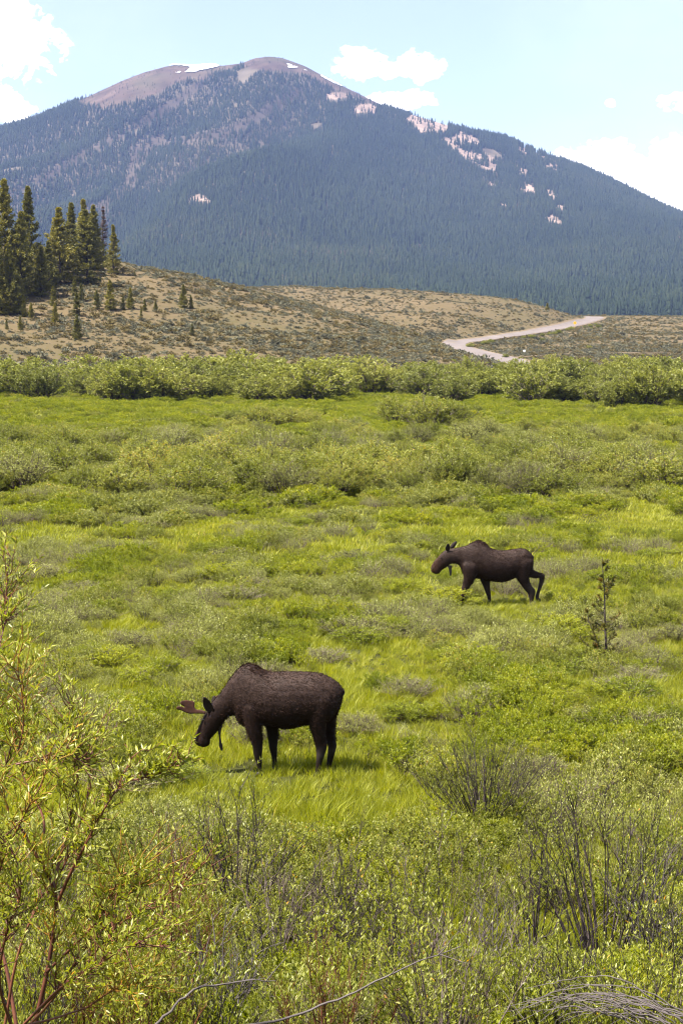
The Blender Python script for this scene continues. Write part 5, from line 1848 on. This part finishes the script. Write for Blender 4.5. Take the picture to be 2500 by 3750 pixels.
# ------------------------------------------------------------------ pine sapling, signs, fence
def build_sapling():
    x, y, z = ground_hit(2215, 2440)
    r = np.random.default_rng(3)
    o = link('pine_sapling', None, None, (x, y, z))
    tag(o, 'thin sparse young pine with rusty needle tips standing alone in the meadow', 'tree')
    s = y / FPX

    def pt(px, py, lat=0):
        return np.array([(px - 2215) * s, lat, (2440 - py) * s])
    stems = [([(2218, 2452), (2216, 2370), (2211, 2290), (2208, 2200), (2204, 2130), (2198, 2080), (2195, 2030)], 0.034, 34),
             ([(2200, 2440), (2190, 2370), (2168, 2310), (2150, 2270), (2143, 2240), (2138, 2215)], 0.022, 16)]
    V, F, n = [], [], 0
    PP, DD = [], []
    for pl, rad, nb in stems:
        C = resample(np.array([pt(a, b, r.normal(0, .02)) for a, b in pl]), 24)
        q = np.linspace(0, 1, 24)
        v, f = tubes(C[None], (rad * (1 - 0.85 * q))[None], 6)
        link('trunk', mesh_np('trunk', v, f, M['bark'], smooth=True), o)
        t = np.sort(r.uniform(0.08, 0.97, nb))
        b = np.stack([np.interp(t, q, C[:, k]) for k in range(3)], 1)
        az = r.random(nb) * 6.28
        L = np.interp(t, [0, 0.3, 1], [0.50, 0.42, 0.10]) * r.uniform(0.5, 1.15, nb)
        out = np.stack([np.cos(az), np.sin(az), np.zeros(nb)], 1)
        u = np.linspace(0, 1, 6)
        B = b[:, None] + L[:, None, None] * (out[:, None] * u[None, :, None] + np.array([0, 0, 1]) * (0.05 * u + 0.55 * u ** 2)[None, :, None])
        B += np.cumsum(r.normal(0, 0.008, B.shape), 1) * u[None, :, None]
        v, f = tubes(B, np.repeat(np.linspace(0.008, 0.0025, 6)[None], nb, 0), 4)
        for i in range(nb):
            vv, ff = tubes(B[i:i + 1], np.linspace(0.008, 0.0025, 6)[None], 4)
            link('branch', mesh_np('branch', vv, ff, M['bark'], smooth=True), o)
        nn_ = 60
        tl = 1 - r.random((nb, nn_)) ** 1.2 * 0.62
        pos = np.stack([np.stack([np.interp(tl[i], u, B[i, :, k]) for k in range(3)], 1) for i in range(nb)]).reshape(-1, 3)
        PP.append(pos)
        DD.append(np.repeat(unit(B[:, -1] - B[:, -3]), nn_, 0))
    pos, d = np.concatenate(PP), np.concatenate(DD)
    d = unit(d * 0.8 + rand_dirs(len(pos), r) * 0.8 + np.array([0, 0, .2]))
    L = r.uniform(0.06, 0.11, len(pos))
    lv = np.clip(np.repeat(r.normal(0.45, 0.22, len(pos) // 60), 60) + r.normal(0, .12, len(pos)), 0, 1)
    v, f, lv = leaves_mesh(pos, d, L, L * 0.2, r, fold=False, lv=lv)
    c = link('crown', mesh_np('crown', v, f, M['young_needles'], {'lv': lv}), o)
    c['kind'] = 'stuff'


build_sapling()


def box_mesh(name, size, mat, bevel=0.0):
    import bmesh
    bm = bmesh.new()
    bmesh.ops.create_cube(bm, size=1.0)
    for v in bm.verts:
        v.co = Vector((v.co.x * size[0], v.co.y * size[1], v.co.z * size[2]))
    if bevel:
        bmesh.ops.bevel(bm, geom=list(bm.edges), offset=bevel, segments=1, affect='EDGES')
    me = bpy.data.meshes.new(name)
    bm.to_mesh(me)
    bm.free()
    me.materials.append(mat)
    return me


def build_road_things():
    yellow = noise_mat('sign_yellow', [(0.3, (0.72, 0.42, 0.015)), (0.7, (0.80, 0.48, 0.02))], scale=3, rough=0.4, spec=0.5)
    white = noise_mat('sign_white', [(0.3, (0.72, 0.72, 0.74)), (0.7, (0.82, 0.82, 0.84))], scale=3, rough=0.4)
    black = noise_mat('sign_black', [(0.3, (0.01, 0.01, 0.01)), (0.7, (0.02, 0.02, 0.02))], scale=3, rough=0.4)
    steel = noise_mat('sign_post', [(0.3, (0.12, 0.13, 0.12)), (0.7, (0.22, 0.22, 0.2))], scale=4, rough=0.6)
    wood = noise_mat('fence_wood', [(0.3, (0.045, 0.03, 0.025)), (0.7, (0.14, 0.09, 0.07))], scale=6, rough=0.9, bump=0.3, bscale=30)
    orange = noise_mat('marker_orange', [(0.3, (0.55, 0.10, 0.02)), (0.7, (0.65, 0.14, 0.03))], scale=6, rough=0.5)
    x, y, z = ground_hit(2103, 1205, 480)
    o = tag(link('road_sign', None, None, (x, y, z)), 'yellow diamond warning sign on a post beside the upper road', 'road sign')
    link('post', box_mesh('post', (0.09, 0.06, 1.9), yellow, 0.01), o, (0, 0, 0.95))
    pl = link('sign_plate', box_mesh('sign_plate', (0.95, 0.02, 0.95), yellow, 0.004), o, (0, -0.06, 2.1), (0, math.radians(45), 0))
    arrow = box_mesh('curve_arrow', (0.10, 0.006, 0.42), black)
    link('curve_arrow', arrow, pl, (0.06, -0.016, -0.06), (0, math.radians(-45), 0))
    x, y, z = ground_hit(1918, 1303, 380)
    o = tag(link('road_sign', None, None, (x, y, z)), 'small white square sign on a dark post beside the lower road bend', 'road sign')
    link('post', box_mesh('post', (0.07, 0.05, 1.25), steel, 0.008), o, (0, 0, 0.625))
    link('sign_plate', box_mesh('sign_plate', (0.62, 0.02, 0.48), white, 0.004), o, (0, -0.05, 1.28))
    # timber brace at the end of the fence
    x, y, z = at_depth(1612, 430)
    z = float(ground_z(x, y))
    o = tag(link('fence_brace', None, None, (x, y, z)), 'weathered timber fence brace of two posts and a rail above the road bend', 'fence')
    for dx in (-0.85, 0.85):
        link('post', box_mesh('post', (0.2, 0.2, 1.7), wood, 0.03), o, (dx, 0, 0.8))
    link('rail', box_mesh('rail', (1.9, 0.13, 0.15), wood, 0.03), o, (0, -0.02, 1.3))
    for k, (px, Y) in enumerate([(1572, 418), (1540, 410), (1508, 402), (1476, 396), (1440, 390), (1405, 384), (1598, 424), (1556, 414)]):
        x, y, z = at_depth(px, Y)
        p = tag(link('fence_post', None, None, (x, y, z)), 'thin rusty fence post on the slope beside the timber brace', 'fence post', 'rusty fence posts on the slope')
        link('shaft', box_mesh('shaft', (0.12, 0.12, 1.35), wood, 0.02), p, (0, 0, 0.62))
        link('cap', box_mesh('cap', (0.14, 0.14, 0.06), wood, 0.02), p, (0, 0, 1.31))
    x, y, z = at_depth(2140, 190)
    o = tag(link('marker_post', None, None, (x, y, z)), 'slim orange marker post standing among the willow bushes', 'marker post')
    link('shaft', box_mesh('shaft', (0.09, 0.05, 1.25), orange, 0.01), o, (0, 0, 0.6))
    link('cap', box_mesh('cap', (0.11, 0.07, 0.1), orange, 0.015), o, (0, 0, 1.25))
    # dark low bushes along the verge
    r = np.random.default_rng(4)
    C = resample(ROAD, 240)
    for px, py in [(1775, 1256), (1795, 1252), (1762, 1258), (1915, 1235), (1935, 1233), (1950, 1234), (1985, 1226), (2010, 1222), (2030, 1219), (2045, 1217), (2075, 1205), (2090, 1203),
                   (2140, 1195), (2160, 1192), (2190, 1196), (2165, 1200), (1985, 1243), (2155, 1272), (1720, 1267), (2180, 1185), (1850, 1345 - 40)]:
        x, y, z = ground_hit(px, py + 6, 380)
        h = r.uniform(0.7, 1.3)
        shrub_thing('verge_bush', BAND[int(r.integers(0, 5))], x, y, z - .05, (h * 1.5, h * 1.5, h), 'small dark round bush on the verge of the winding road', 'bush', 'small bushes along the road verge')


build_road_things()

# ------------------------------------------------------------------ haze
def build_haze():
    m = bpy.data.materials.new('haze_air')
    m.use_nodes = True
    nt = m.node_tree
    nt.nodes.clear()
    out = nt.nodes.new('ShaderNodeOutputMaterial')
    v = nt.nodes.new('ShaderNodeVolumePrincipled')
    v.inputs['Color'].default_value = (0.36, 0.49, 1.0, 1)
    v.inputs['Density'].default_value = 0.000045
    v.inputs['Anisotropy'].default_value = 0.0
    nt.links.new(v.outputs[0], out.inputs['Volume'])
    me = box_mesh('haze', (5400, 5700, 912), m)
    o = link('haze', me, None, (0, 2700, 912 / 2 - 2.2))
    tag(o, kind='stuff')


build_haze()
